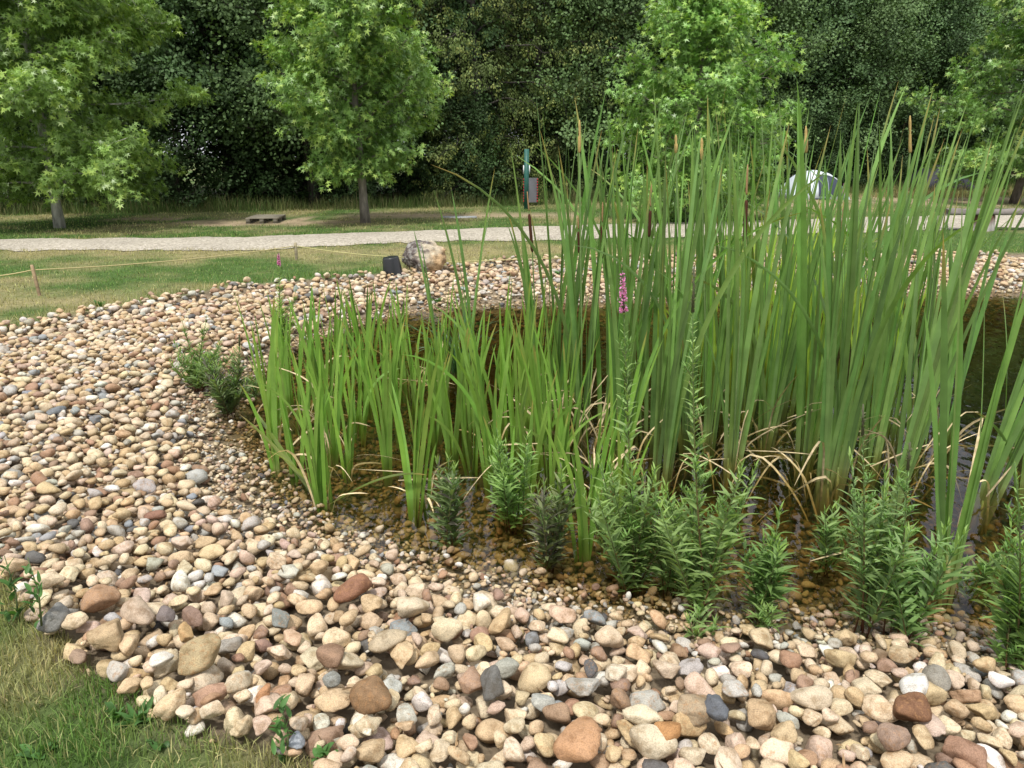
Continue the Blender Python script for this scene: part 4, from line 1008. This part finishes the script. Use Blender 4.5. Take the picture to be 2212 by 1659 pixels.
t = make_tree('sweetgum_tree', 8.8, 4.9, 1.7, 38, 14, 52, .13, STAR, (.17, .31, .075), np.random.RandomState(52), .12, tipcol=(.36, .48, .12), bark=(.16, .13, .11), spread=.19, up=(-.1, .5), hang=.2, lean=(.9, 0), prof=lambda f: .97 * (1 - f) ** .4 * (.7 + .3 * min(1, f * 4)))
put(t, 2190, 441, 'yellow-green sweetgum with a leaning dark trunk at the right edge', 'tree', GG)

# the wood behind: four kinds of tree, each copied with its trunk and crown
oakc = (.095, .165, .065)
wide = lambda f: (.72 + .5 * f if f < .45 else (.95 * (1 - (f - .45) / .55) ** .5 + .08))
oak1 = make_tree('oak_tree', 11.6, 4.4, 4.0, 40, 15, 84, .115, LOBE, oakc, np.random.RandomState(61), .22, prof=wide, spread=.26, twl=(.7, 1.4), matk='oak', bark=(.07, .06, .05), up=(-.25, .6), hang_leaf=.1, var=.2)
oak2 = make_tree('oak_tree', 10.8, 4.0, 3.3, 36, 14, 84, .11, LOBE, (.125, .20, .075), np.random.RandomState(62), .18, prof=wide, spread=.30, twl=(.6, 1.3), matk='oak', bark=(.08, .07, .06), up=(-.25, .6), hang_leaf=.1, var=.2, lean=(.5, .2))
horn = make_tree('hornbeam_tree', 12.0, 3.6, 1.3, 44, 14, 78, .095, OVAL, (.11, .155, .045), np.random.RandomState(63), .2, prof=wide, spread=.16, twl=(.8, 1.7), matk='oak', bark=(.09, .08, .07), up=(.1, .7), hang=.75, tipcol=(.22, .25, .07), hang_leaf=.6, var=.28)
hazel = make_tree('hazel_shrub', 4.2, 1.9, .15, 26, 9, 60, .095, LOBE, (.055, .10, .035), np.random.RandomState(64), .05, spread=.22, twl=(.4, .9), matk='oak', bark=(.09, .08, .06), up=(.3, .9), hang_leaf=.2, var=.3)
def treeline(X):                              # depth of the edge of the wood: it runs away to the right
    return np.interp(X, [-30, -12, -6, 0, 6, 14, 24, 40], [20.6, 22.0, 23.6, 25.6, 28.5, 33, 38, 44])
SRCS = {'oak1': oak1, 'oak2': oak2, 'horn': horn, 'hazel': hazel}; used = set()
def place(k, X, Y, label, sc, rz, grp, cat='tree'):
    o = SRCS[k]
    if k in used: o = copy_tree(o)
    used.add(k); o.location = (X, Y, 0); o.rotation_euler = (0, 0, rz); o.scale = (sc, sc, sc * 1.0)
    tag(o, label, cat, grp)
rng = np.random.RandomState(77)
FRONT = [ # X offset list: kind, X, setback, words
 ('oak1', -17.5, 2.5, 'dark oak at the left end of the wood, seen past the left sweetgum'), ('oak2', -13.6, 3.2, 'dark oak behind the left sweetgum'), ('oak1', -9.6, 3.6, 'dark oak in the gap right of the left sweetgum'),
 ('oak2', -6.6, 2.2, 'mid green oak with outstretched boughs left of the middle sweetgum'), ('oak1', -3.4, 4.2, 'dark oak behind the middle sweetgum'), ('horn', -1.3, 2.6, 'olive hornbeam with hanging keys right of the middle sweetgum'),
 ('horn', 1.0, 4.2, 'olive hornbeam further back, over the green post'), ('oak2', 3.0, 3.0, 'dark oak right of the hornbeams above the green post'), ('oak1', 6.4, 4.2, 'dark oak behind the bright sweetgum'),
 ('oak2', 9.4, 3.0, 'dark oak right behind the bright sweetgum'), ('oak1', 13.0, 4.4, 'dark oak over the white tent'), ('oak2', 16.2, 3.4, 'dark oak between the two tents'), ('oak1', 20.0, 4.2, 'dark oak above the dark tent'), ('oak2', 24.0, 3.2, 'dark oak behind the rightmost sweetgum'), ('oak1', 28.5, 3.5, 'dark oak at the right end of the wood')]
for k, X, sb, lb in FRONT: place(k, X, float(treeline(X)) + sb, lb, rng.uniform(.86, .97), rng.uniform(0, 6.28), 'trees along the edge of the wood')
BK = ['leftmost', 'second', 'third', 'fourth', 'fifth', 'sixth', 'seventh', 'eighth', 'ninth', 'tenth', 'eleventh', 'twelfth']
for r_, (sb, nn, wd_) in enumerate(((8.5, 12, 'second'), (13.5, 11, 'third'))):
    for i in range(nn):
        X = -24 + 54 * (i + .5) / nn + rng.randn() * .5
        k = 'oak1' if (i + r_) % 3 else 'horn' if i % 2 else 'oak2'
        place(k, X, float(treeline(X)) + sb + rng.randn() * .8, f"{'olive hornbeam' if k == 'horn' else 'dark oak'}, {BK[i]}{'' if i == 0 else ' from the left'} in the {wd_} row of the wood", rng.uniform(.9, 1.1), rng.uniform(0, 6.28), f'trees in the {wd_} row of the wood')
for i in range(19):
    X = -19 + 46 * (i + .5) / 19 + rng.randn() * .3
    place('hazel', X, float(treeline(X)) + rng.uniform(1.6, 3.8), f"dark hazel shrub under the trees, {(BK + ['thirteenth', 'fourteenth', 'fifteenth', 'sixteenth', 'seventeenth', 'eighteenth', 'nineteenth'])[i]}{'' if i == 0 else ' from the left'} along the edge of the wood", rng.uniform(.6, 1.0), rng.uniform(0, 6.28), 'hazel shrubs along the edge of the wood', 'shrub')

for i in range(14):
    X = -22 + 54 * (i + .5) / 14 + rng.randn() * .4
    place('hazel', X, float(treeline(X)) + rng.uniform(10, 11.5), f"tall dark hazel deep in the wood, {(BK + ['thirteenth', 'fourteenth'])[i]}{'' if i == 0 else ' from the left'} of the inner row", rng.uniform(1.2, 1.5), rng.uniform(0, 6.28), 'hazels deep inside the wood', 'shrub')

# ------------------------------------------------------------------ grass
def blades(n_, x, y, h, wdt, colf, rng, z=None, nseg=2, lean=.5):
    b = Buf(); n = len(x); z = land(x, y) if z is None else z
    a = rng.uniform(0, 6.28, n); th = np.abs(rng.randn(n)) * lean; ph = rng.uniform(0, 6.28, n)
    dx = np.sin(th) * np.cos(ph) * h; dy = np.sin(th) * np.sin(ph) * h; dz = np.cos(th) * h
    sxx, syy = np.cos(a) * wdt / 2, np.sin(a) * wdt / 2
    P0 = np.stack([x, y, z - .008], -1); s = np.stack([sxx, syy, 0 * sxx], -1); up_ = np.stack([dx * .28, dy * .28, dz * .55], -1); tp = np.stack([dx, dy, dz * .96], -1)
    c = np.clip(colf(x, y) * (1 + rng.randn(n, 1) * .30), .01, .85)
    if nseg == 1:
        V = np.stack([P0 - s, P0 + s, P0 + tp], 1); F = np.arange(n * 3).reshape(n, 3); b.add(V, F, np.repeat(c, 3, 0))
    else:
        V = np.stack([P0 - s, P0 + s, P0 + up_ + s * .8, P0 + up_ - s * .8, P0 + tp], 1); i = (np.arange(n) * 5)[:, None]
        b.add(V, [i + np.array([[0, 1, 2, 3]]), i + np.array([[3, 2, 4]])], np.repeat(c, 5, 0))
    return b
def gcol(boost=1.0, dryk=1.0):
    def f(x, y):
        d = np.clip(lawn_dry(x, y) * dryk, 0, 1)[:, None]; r = rng.rand(len(x), 1)
        g = np.array([.135, .24, .055]); dr = np.array([.48, .41, .21])
        w_ = np.clip(d * .75 + (r < .22) * .55, 0, 1)
        return np.clip((g * (1 - w_) + dr * w_) * boost, .01, .8)
    return f
rng = np.random.RandomState(88)
# near corner
n = 85000; x = rng.uniform(-2.6, .6, n); y = rng.uniform(1.35, 3.6, n); k = (gdist(x, y) < .02 + .07 * (fbm(x, y, 5) - .35)) & in_view(x, y, 0)
x, y = x[k], y[k]; dens = fbm(x, y, 2.5, 40); k = rng.rand(len(x)) < .45 + dens; x, y = x[k], y[k]
h = (.022 + .07 * fbm(x, y, 3, 50) ** 1.2 * rng.uniform(.4, 1.4, len(x))) * np.where(gdist(x, y) > -.3, 1.25, 1)
nb = blades(0, x, y, h, .0036, gcol(.95, 1.45), rng, lean=.75)
tag(nb.build('grass', M['grass'], smooth=False), 'short half dry grass in the corner before the cobbles', 'grass', kind='stuff')
# the lawn behind the gravel, up to the road
n = 190000; x = rng.uniform(-11, 13, n); y = rng.uniform(4.5, 16.5, n)
rd_s = sdist(np.stack([x, y], 1), road_poly)
k = (gdist(x, y) < .03 * (fbm(x, y, 5))) & (rd_s > -.13 * rng.rand(n) ** 2) & in_view(x, y, 0) & (y > 4)
k &= rng.rand(n) < np.clip(1.25 - (y - 6) * .05, .5, 1)
x, y = x[k], y[k]
h = rng.uniform(.02, .065, len(x)) * (1 + .9 * (gdist(x, y) > -.35)) * (1 + .5 * (sdist(np.stack([x, y], 1), road_poly) < .25))
lb_ = blades(0, x, y, h, .011, gcol(1.0, 1.05), rng, nseg=1, lean=.6)
tag(lb_.build('lawn_grass', M['grass'], smooth=False), 'patchy green and straw coloured lawn between gravel and road', 'lawn', kind='stuff')
# beyond the road to the trees
n = 210000; x = rng.uniform(-19, 30, n); y = rng.uniform(14, 42, n)
rd_s = sdist(np.stack([x, y], 1), road_poly); far_side = y > np.interp(x, road_far[:, 0], road_far[:, 1])
k = far_side & (rd_s > -.15 * rng.rand(n) ** 2) & in_view(x, y, 0) & (y < treeline(x) + 1.2) & (rng.rand(n) > bare(x, y) * .93); x, y = x[k], y[k]
h = rng.uniform(.025, .08, len(x))
fb2 = blades(0, x, y, h, .024, gcol(1.0, .95), rng, nseg=1, lean=.55)
tag(fb2.build('far_grass', M['grass'], smooth=False), 'mown grass of the camping pitches beyond the road', 'lawn', kind='stuff')
n = 26000; x = rng.uniform(-19, 30, n); y = treeline(x) + rng.uniform(-.25, 1.6, n) ** 1
h = rng.uniform(.15, .6, n) * (.4 + fbm(x, y, .8, 5)); h *= np.clip((y - treeline(x) + .5), .3, 1)
tg = blades(0, x, y, h, .014, gcol(.5, .35), rng, nseg=2, lean=.3)
tag(tg.build('undergrowth', M['grass'], smooth=False), 'tall unmown grass and weeds along the foot of the wood', 'undergrowth', kind='stuff')
n = 2600; x = np.concatenate([at(2090, 415)[0] + rng.randn(n // 2) * 1.6, at(1960, 425)[0] + rng.randn(n // 2) * 1.2]); y = np.concatenate([at(2090, 425)[1] + rng.randn(n // 2) * .5, at(1960, 428)[1] + rng.randn(n // 2) * .4])
tg = blades(0, x, y, rng.uniform(.2, .6, n), .012, lambda x, y: np.tile([.34, .29, .14], (len(x), 1)), rng, nseg=2, lean=.45)
tag(tg.build('dry_tall_grass', M['grass'], smooth=False), 'dry bleached tall grass before the dark tent', 'tall grass', kind='stuff')

# ------------------------------------------------------------------ things on the lawn
def gz(p): return float(land(np.array([p[0]]), np.array([p[1]]))[0])
def span(px0, px1, Y): return (px1 - px0) / FD * (Y * cp + CAM_Z * sp)
# boulder
def rock(seed, n_pl, p_, sub=5):
    rg = np.random.RandomState(seed); bm = bmesh.new(); bmesh.ops.create_icosphere(bm, subdivisions=sub, radius=1)
    d = np.array([v.co[:] for v in bm.verts]); f = np.array([[q.index for q in x.verts] for x in bm.faces]); bm.free()
    n = unit(rg.randn(n_pl, 3)); h = rg.uniform(.7, 1, n_pl)
    r = (((np.maximum(d @ n.T, 0) / h) ** p_).sum(1)) ** (-1 / p_); r = np.minimum(r, 1.3)
    q = d * 2
    for k in range(1, 6):
        fr = rg.randn(6, 3) * 1.7 * 1.7 ** k; r = r + (np.abs(np.sin(d @ fr.T + rg.rand(6) * 6)).mean(1) - .6) * .34 / 1.4 ** k
    v = d * r[:, None]; return v / np.abs(v).max(0), f
p = at(918, 582); wv_ = span(870, 970, p[1]); v, f = rock(8, 12, 20)
v = v * np.array([wv_ / 2 * 1.04, .26, .255]); v[:, 2] += .20
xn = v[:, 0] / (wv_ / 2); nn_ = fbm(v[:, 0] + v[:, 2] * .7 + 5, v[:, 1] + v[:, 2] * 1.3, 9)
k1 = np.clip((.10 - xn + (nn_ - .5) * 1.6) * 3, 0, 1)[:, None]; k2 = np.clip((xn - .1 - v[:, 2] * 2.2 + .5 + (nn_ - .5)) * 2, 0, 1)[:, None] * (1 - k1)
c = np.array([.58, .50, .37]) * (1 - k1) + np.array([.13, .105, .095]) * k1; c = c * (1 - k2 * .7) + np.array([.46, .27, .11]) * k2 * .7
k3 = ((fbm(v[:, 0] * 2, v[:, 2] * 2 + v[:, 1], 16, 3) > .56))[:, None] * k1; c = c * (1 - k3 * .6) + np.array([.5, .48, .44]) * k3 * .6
b = Buf(); b.add(v, f, c); M['rock'] = attr_mat('limestone_boulder', .9, 16, .45, 1, .03, 30)
tag(b.build('boulder', M['rock'], loc=(p[0], p[1] + .1, gz(p))), 'large rough limestone boulder, dark on the left and ochre on the right', 'boulder')
# black bucket turned upside down, leaning
p = at(849, 588); wv_ = span(827, 872, p[1]); root = empty('bucket', (p[0], p[1], top_z(p[0], p[1]) - .02)); root.rotation_euler = (.05, -.09, 0)
def lathe(b, prof_, col, sides=40):
    a = np.linspace(0, 2 * np.pi, sides, endpoint=False); pr = np.array(prof_)
    V = np.stack([pr[:, 0][:, None] * np.cos(a), pr[:, 0][:, None] * np.sin(a), pr[:, 1][:, None] + 0 * a], -1); b.add(V, grid_faces(1, len(pr), sides, True), col)
rb_ = wv_ / 2; hb = .265
b = Buf(); lathe(b, [(rb_ * .97, 0), (rb_ * .78, hb - .02), (rb_ * .75, hb - .006), (rb_ * .70, hb), (.6 * rb_, hb - .004), (0.001, hb - .004)], (.02, .021, .024)); b.build('body', M['plastic'], root)
b = Buf(); lathe(b, [(rb_ * .955, .022), (rb_ * 1.03, .02), (rb_ * 1.03, 0), (rb_ * .93, 0)], (.02, .021, .024)); b.build('rim', M['plastic'], root)
tag(root, 'black plastic bucket upside down on the gravel left of the boulder', 'bucket')
# wooden stakes and the cord between them
def stake(px, py, top_py, col, label, wdt=.03, lean=0):
    p = at(px, py); h = atY(px, top_py, p[1])[2] - gz(p); b = Buf(); hw = wdt / 2
    z = np.array([-.1, 0, h * .5, h * .96, h]); ww = np.array([hw * .8, hw, hw, hw, hw * .8])
    V = np.array([[[-w_, -w_ * .7, q], [w_, -w_ * .7, q], [w_, w_ * .7, q], [-w_, w_ * .7, q]] for w_, q in zip(ww, z)]) + 0.0; V[:, :, 0] += lean * V[:, :, 2]
    cc = np.repeat(np.array([np.array(col) * (.75 if q < h * .6 else 1) for q in z]), 4, 0)
    b.add(V, [grid_faces(1, 5, 4, True), np.array([[16, 17, 18, 19]])], cc)
    o = b.build('stake', M['wood'], smooth=False, loc=(p[0], p[1], gz(p))); tag(o, label, 'stake', 'wooden stakes that carry the cord')
    return np.array([p[0] + lean * h, p[1], gz(p) + h])
s1 = stake(86, 640, 572, (.46, .33, .20), 'near wooden stake on the left lawn holding the cord', .032, -.07); s2 = stake(641, 563, 524, (.42, .36, .24), 'far thin stake by the road holding the cord', .04)
pA = at(-60, 640); pA[2] = .22
def sag(a, b_, s_, n=14): t = np.linspace(0, 1, n)[:, None]; return a * (1 - t) + b_ * t - np.array([0, 0, 1]) * s_ * 4 * t * (1 - t)
m1 = s1 - [0, 0, .06]; m2 = s2 - [0, 0, .05]
bo = atY(880, 556, at(918, 582)[1]); r0 = atY(720, 530, at(760, 560)[1] + 1.0)
b = Buf(); tube(b, sag(pA, m1, .02), .0065, (.52, .44, .22), 6); tube(b, sag(m1 + [.0, -.012, 0], m2, .05, 24), .0065, (.52, .44, .22), 6)
tube(b, sag(m2, bo, .03, 20), .006, (.52, .48, .22), 6)
e1 = atY(960, 566, at(918, 582)[1] + .1); e2 = atY(2080, 520, 16.2) ; e3 = atY(2212 + 120, 533, 15.6)
tube(b, sag(e1, e2, .02, 20), .006, (.52, .48, .22), 6); tube(b, sag(e2, e3, .03, 12), .006, (.52, .48, .22), 6)
tag(b.build('cord', M['rope']), 'thin yellowish cord strung low over the lawn from stake to stake', 'cord')
# pallet
p = at(576, 479); root = empty('pallet', (p[0], p[1], gz(p)), .10); pw_ = span(541, 610, p[1]) * .93; pc = np.array([.22, .20, .155]); pd = 1.15
b = Buf()
for i in range(7):
    y0 = -pd / 2 + i * (pd - .1) / 6; box(b, (-pw_ / 2, y0, .122), (pw_ / 2, y0 + .1, .144), pc * rng.uniform(1.1, 1.5))
b.build('deck', M['wood'], root, smooth=False)
b = Buf()
for i in range(3):
    for j in range(3): x0 = -pw_ / 2 + i * (pw_ - .1) / 2; y0 = -pd / 2 + j * (pd - .14) / 2 + .002; box(b, (x0 + .003, y0, .022), (x0 + .097, y0 + .14, .10), pc * rng.uniform(.6, 1))
b.build('blocks', M['wood'], root, smooth=False)
b = Buf()
for i in range(3):
    x0 = -pw_ / 2 + i * (pw_ - .1) / 2; box(b, (x0, -pd / 2, 0), (x0 + .1, pd / 2, .022), pc * .8); box(b, (x0, -pd / 2, .10), (x0 + .1, pd / 2, .1215), pc * .9)
b.build('bearers', M['wood'], root, smooth=False)
tag(root, 'weathered grey wooden pallet lying on worn ground before the wood', 'pallet')
# flat metal plate / board lying in the grass
p = at(992, 470); b = Buf(); wv_ = span(953, 1028, p[1]); box(b, (-wv_ / 2, -.25, 0), (wv_ / 2, .25, .03), (.42, .43, .43)); 
tag(b.build('board', M['wood'], smooth=False, loc=(p[0], p[1], gz(p))), 'pale grey board lying flat in the grass right of the middle sweetgum', 'board').rotation_euler = (0, 0, .05)
# green post with white plates
p = at(1137, 452); root = empty('post', (p[0], p[1], gz(p))); Yp = p[1]; H_ = atY(1137, 322, Yp)[2] - gz(p); hw = span(1131, 1141, Yp) / 2
gc = (.035, .13, .11); b = Buf(); box(b, (-hw, -.012, -.1), (hw, .0, H_), gc); box(b, (hw - .012, .001, -.1), (hw, .05, H_ - .001), gc); box(b, (-hw, .001, -.1), (-hw + .012, .05, H_ - .001), gc); b.build('profile', M['paint'], root, smooth=False)
za, zb_ = atY(1137, 376, Yp)[2] - gz(p), atY(1137, 357, Yp)[2] - gz(p)
for x0, x1 in ((-hw - .035, -hw - .003), (hw + .003, hw + .035)):
    b = Buf(); box(b, (x0, -.018, za), (x1, .012, zb_), (.75, .77, .78)); b.build('plate', M['paint'], root, smooth=False)
tag(root, 'dark green steel post with two small white plates behind the left cattails', 'post')
# grey sack-like chair back with red binding hanging by the wood
p = at(1146, 449); Yp = float(treeline(p[0])) - .3; zc0, zc1 = atY(1146, 437, Yp)[2], atY(1146, 384, Yp)[2]; hw = span(1130, 1160, Yp) / 2
xc = atY(1146, 420, Yp)[0]; root = empty('panel', (xc, Yp, 0))
b = Buf(); 
t_ = np.linspace(-1, 1, 9); zz_ = np.linspace(max(zc0, .12), zc1, 12); V = np.array([[[x_ * hw * .9, -.05 * (1 - x_ ** 2) + .01 * math.sin(z_ * 9 + x_ * 4), z_] for x_ in t_] for z_ in zz_]); V2 = V + [0, .05, 0]
b.add(V, grid_faces(1, 12, 9), (.17, .17, .19)); b.add(V2, grid_faces(1, 12, 9)[:, ::-1], (.10, .10, .11)); b.build('cloth', M['fabric'], root)
for s_ in (-1, 1):
    b = Buf()
    tube(b, [[s_ * hw * .95, 0, 0], [s_ * hw * .95, -.02, zc1 * .5], [s_ * hw * .93, 0, zc1]], .012, (.10, .10, .11), 6); b.build('leg', M['paint'], root)
    b = Buf()
    for i in range(9):
        z0_ = max(zc0, .12) + (zc1 - max(zc0, .12)) * (i + .1) / 9; tube(b, [[s_ * hw * .97, -.012, z0_], [s_ * hw * .97, -.012, z0_ + (zc1 - zc0) / 9 * .62]], .020, (.42, .03, .04), 6)
    b.build('binding', M['fabric'], root)
tag(root, 'grey cloth panel with red laced edges standing by the wood behind the green post', 'folding panel')
# dome tents
def tent(px0, px1, base_py, top_py, depth, colf, name_label, door=None, squash=1.0):
    p = at((px0 + px1) / 2, base_py); W = span(px0, px1, p[1]) / 2; H_ = atY((px0 + px1) / 2, top_py, p[1])[2] - gz(p)
    root = empty('tent', (p[0], p[1] + depth / 2, gz(p)))
    nu, nv = 48, 24; u = np.linspace(-1, 1, nu); v = np.linspace(-1, 1, nv)
    U, V_ = np.meshgrid(u, v, indexing='ij'); X = U * W; Yy = V_ * depth / 2
    hgt = np.clip(1 - np.abs(U) ** 2.3, 0, 1) ** .62 * np.clip(1 - np.abs(V_) ** 2.6, 0, 1) ** .6 * H_
    hgt *= 1 - .035 * np.abs(np.sin(U * 6)) ** 4
    b = Buf(); b.add(np.stack([X, Yy, hgt], -1), grid_faces(1, nu, nv), colf(U, V_).reshape(-1, 3)); o = b.build('shell', M['fabric'], root)
    sol = o.modifiers.new('thickness', 'SOLIDIFY'); sol.thickness = .01
    return root, W, H_, depth
def surf_y(x, z, W, H_, depth):
    base = max(1e-4, (1 - min(1, abs(x / W)) ** 2.3)) ** .62 * H_; q = min(1, max(0, z / base)); return -depth / 2 * (max(0, 1 - q ** (1 / .6))) ** (1 / 2.6)
root, W, H_, dp = tent(1712, 1838, 433, 369, 2.2, lambda U, V_: np.where((np.abs(U - .80) < .06)[..., None], [.35, .40, .46], [.66, .73, .80]) * np.ones(U.shape + (1,)), '')
tag(root, 'white and pale blue dome tent with a dark door behind the cattails', 'tent')
b = Buf(); n_u, n_v = 14, 10; V = np.zeros((n_u, n_v, 3))
for i in range(n_u):
    x_ = W * (-.12 + .86 * i / (n_u - 1)); zt = (1 - abs(x_ / W) ** 2.3) ** .62 * H_
    lo_, hi_ = H_ * .12, zt * .86
    for j in range(n_v):
        z_ = lo_ + (hi_ - lo_) * j / (n_v - 1); V[i, j] = [x_, surf_y(x_, z_, W, H_, dp) - .03, z_]
b.add(V, grid_faces(1, n_u, n_v), (.045, .055, .085)); b.build('dark_door_sheet', M['fabric'], root)  # dark sheet over the closed shell, paints in the unlit inside of the tent
b = Buf(); P_ = [V[i, -1] + [0, -.01, .01] for i in range(n_u)]; tube(b, P_, .022, (.7, .76, .82), 6); tube(b, [V[5, j] + [0, -.012, 0] for j in range(n_v)], .012, (.35, .40, .48), 6); b.build('door_frame', M['fabric'], root)
b = Buf(); a_ = np.linspace(0, 2 * np.pi, 40); tube(b, np.column_stack([np.cos(a_) * W * 1.01, np.sin(a_) * dp / 2 * 1.01, .03 + 0 * a_]), .035, (.05, .06, .08), 5, cap=False); b.build('groundsheet', M['fabric'], root)
root, W, H_, dp = tent(1990, 2112, 415, 357, 2.4, lambda U, V_: np.ones(U.shape + (1,)) * np.array([.030, .032, .040]), '')
tag(root, 'charcoal dome tent in the shade of the trees at the right', 'tent')
b = Buf()
for s_ in (-.55, 0, .55):
    tube(b, [[W * s_ * 1.0 * math.cos(t_), surf_y(W * s_ * math.cos(t_), H_ * math.sin(t_) * .8, W, H_, dp) - .02, H_ * math.sin(t_) * .8] for t_ in np.linspace(.05, 1.3, 8)], .012, (.02, .02, .024), 5)
b.build('seams', M['fabric'], root)
b = Buf(); tube(b, [[-W * .25, surf_y(-.25 * W, H_ * .5, W, H_, dp) - .02, H_ * .52], [W * .12, surf_y(.1 * W, H_ * .5, W, H_, dp) - .02, H_ * .5]], .014, (.30, .31, .33), 5); b.build('vent', M['fabric'], root)
# log bench: weathered plank on two stumps
p = at(2118, 497); Yb = p[1]; root = empty('bench', (p[0], Yb, gz(p)))
zs0, zs1 = atY(2110, 464, Yb)[2] - gz(p), atY(2110, 452, Yb)[2] - gz(p); xl = atY(2042, 456, Yb)[0] - p[0]; xr = xl + 2.9
b = Buf(); ns = 30; V = []
for i in range(ns):
    x_ = xl + (xr - xl) * i / (ns - 1); w_ = .19 * (1 + .06 * math.sin(i * 1.7)) * (.75 if i == 0 else 1); up_ = .012 * math.sin(i * .9)
    V.append([[x_, -w_, zs0 + .01 + up_ * .5], [x_, -w_ * 1.04, zs0 + .045], [x_, -w_ * .96, zs1 + up_], [x_, 0, zs1 + .012 + up_], [x_, w_, zs1], [x_, w_, zs0], [x_, 0, zs0 - .004]])
V = np.array(V); b.add(V, [grid_faces(1, ns, 7, True), np.arange(7)[None], (np.arange(7) + 7 * (ns - 1))[None]], (.21, .185, .17)); b.build('seat', M['wood'], root, smooth=False)
for k, xc in enumerate((0.0, 2.1)):
    hw = span(2093, 2141, Yb) / 2; b = Buf(); sides = 28; a = np.linspace(0, 2 * np.pi, sides, endpoint=False); rg = np.random.RandomState(5 + k); ph_ = rg.rand(3) * 6
    zs = np.linspace(0, zs0 - .004, 8); V = []; CC = []
    for z_ in zs:
        f_ = z_ / zs0; r_ = hw * (1.10 - .14 * f_) * (1 + .05 * np.sin(3 * a + ph_[0]) + .03 * np.sin(7 * a + ph_[1]) + .015 * np.sin(17 * a + ph_[2]))
        V.append(np.stack([xc + r_ * np.cos(a), r_ * .85 * np.sin(a), z_ + 0 * a], -1)); w_ = np.clip((f_ - .45 + .3 * np.cos(a + 2.2)) * 2, 0, 1)[:, None]
        CC.append(np.array([.46, .43, .40]) * (1 - w_) + np.array([.17, .09, .06]) * w_)
    b.add(np.array(V), [grid_faces(1, 8, sides, True), (np.arange(sides) + 7 * sides)[None]], np.concatenate(CC)); b.build('stump', M['bark'], root)
tag(root, 'rustic bench, a weathered plank on grey tree stumps at the right', 'bench')

# bits of straw, bark and dead leaf caught between the cobbles
rng = np.random.RandomState(123); n = 1500
x = rng.uniform(-4.5, 3.2, n); y = 1.6 + 6 * rng.rand(n) ** 1.5; k = (gdist(x, y) > 0) & (pdist(x, y) > .02) & in_view(x, y, 0) & (rng.rand(n) < .35 + .8 * (pdist(x, y) < .35)); x, y = x[k], y[k]; n = len(x)
z = np.array([top_z(a, b_) for a, b_ in zip(x, y)]) + .003
b = Buf(); straps(b, np.column_stack([x, y, z]), None, rng.uniform(.012, .06, n), rng.uniform(.002, .009, n), rng.uniform(0, 6.28, n), rng.uniform(1.25, 1.75, n), rng.randn(n) * .5, rng.randn(n) * 1.2,
       lambda n_, t: np.clip(np.ones((n_, len(t), 3)) * np.array([.27, .18, .10]) * (1 + rng.randn(n_, 1, 1) * .45), .03, .6), m=5, rng=rng, prof='lance')
tag(b.build('leaf_litter', M['dry']), 'crumbs of straw, bark and dead leaves caught between the cobbles', 'litter', kind='stuff')
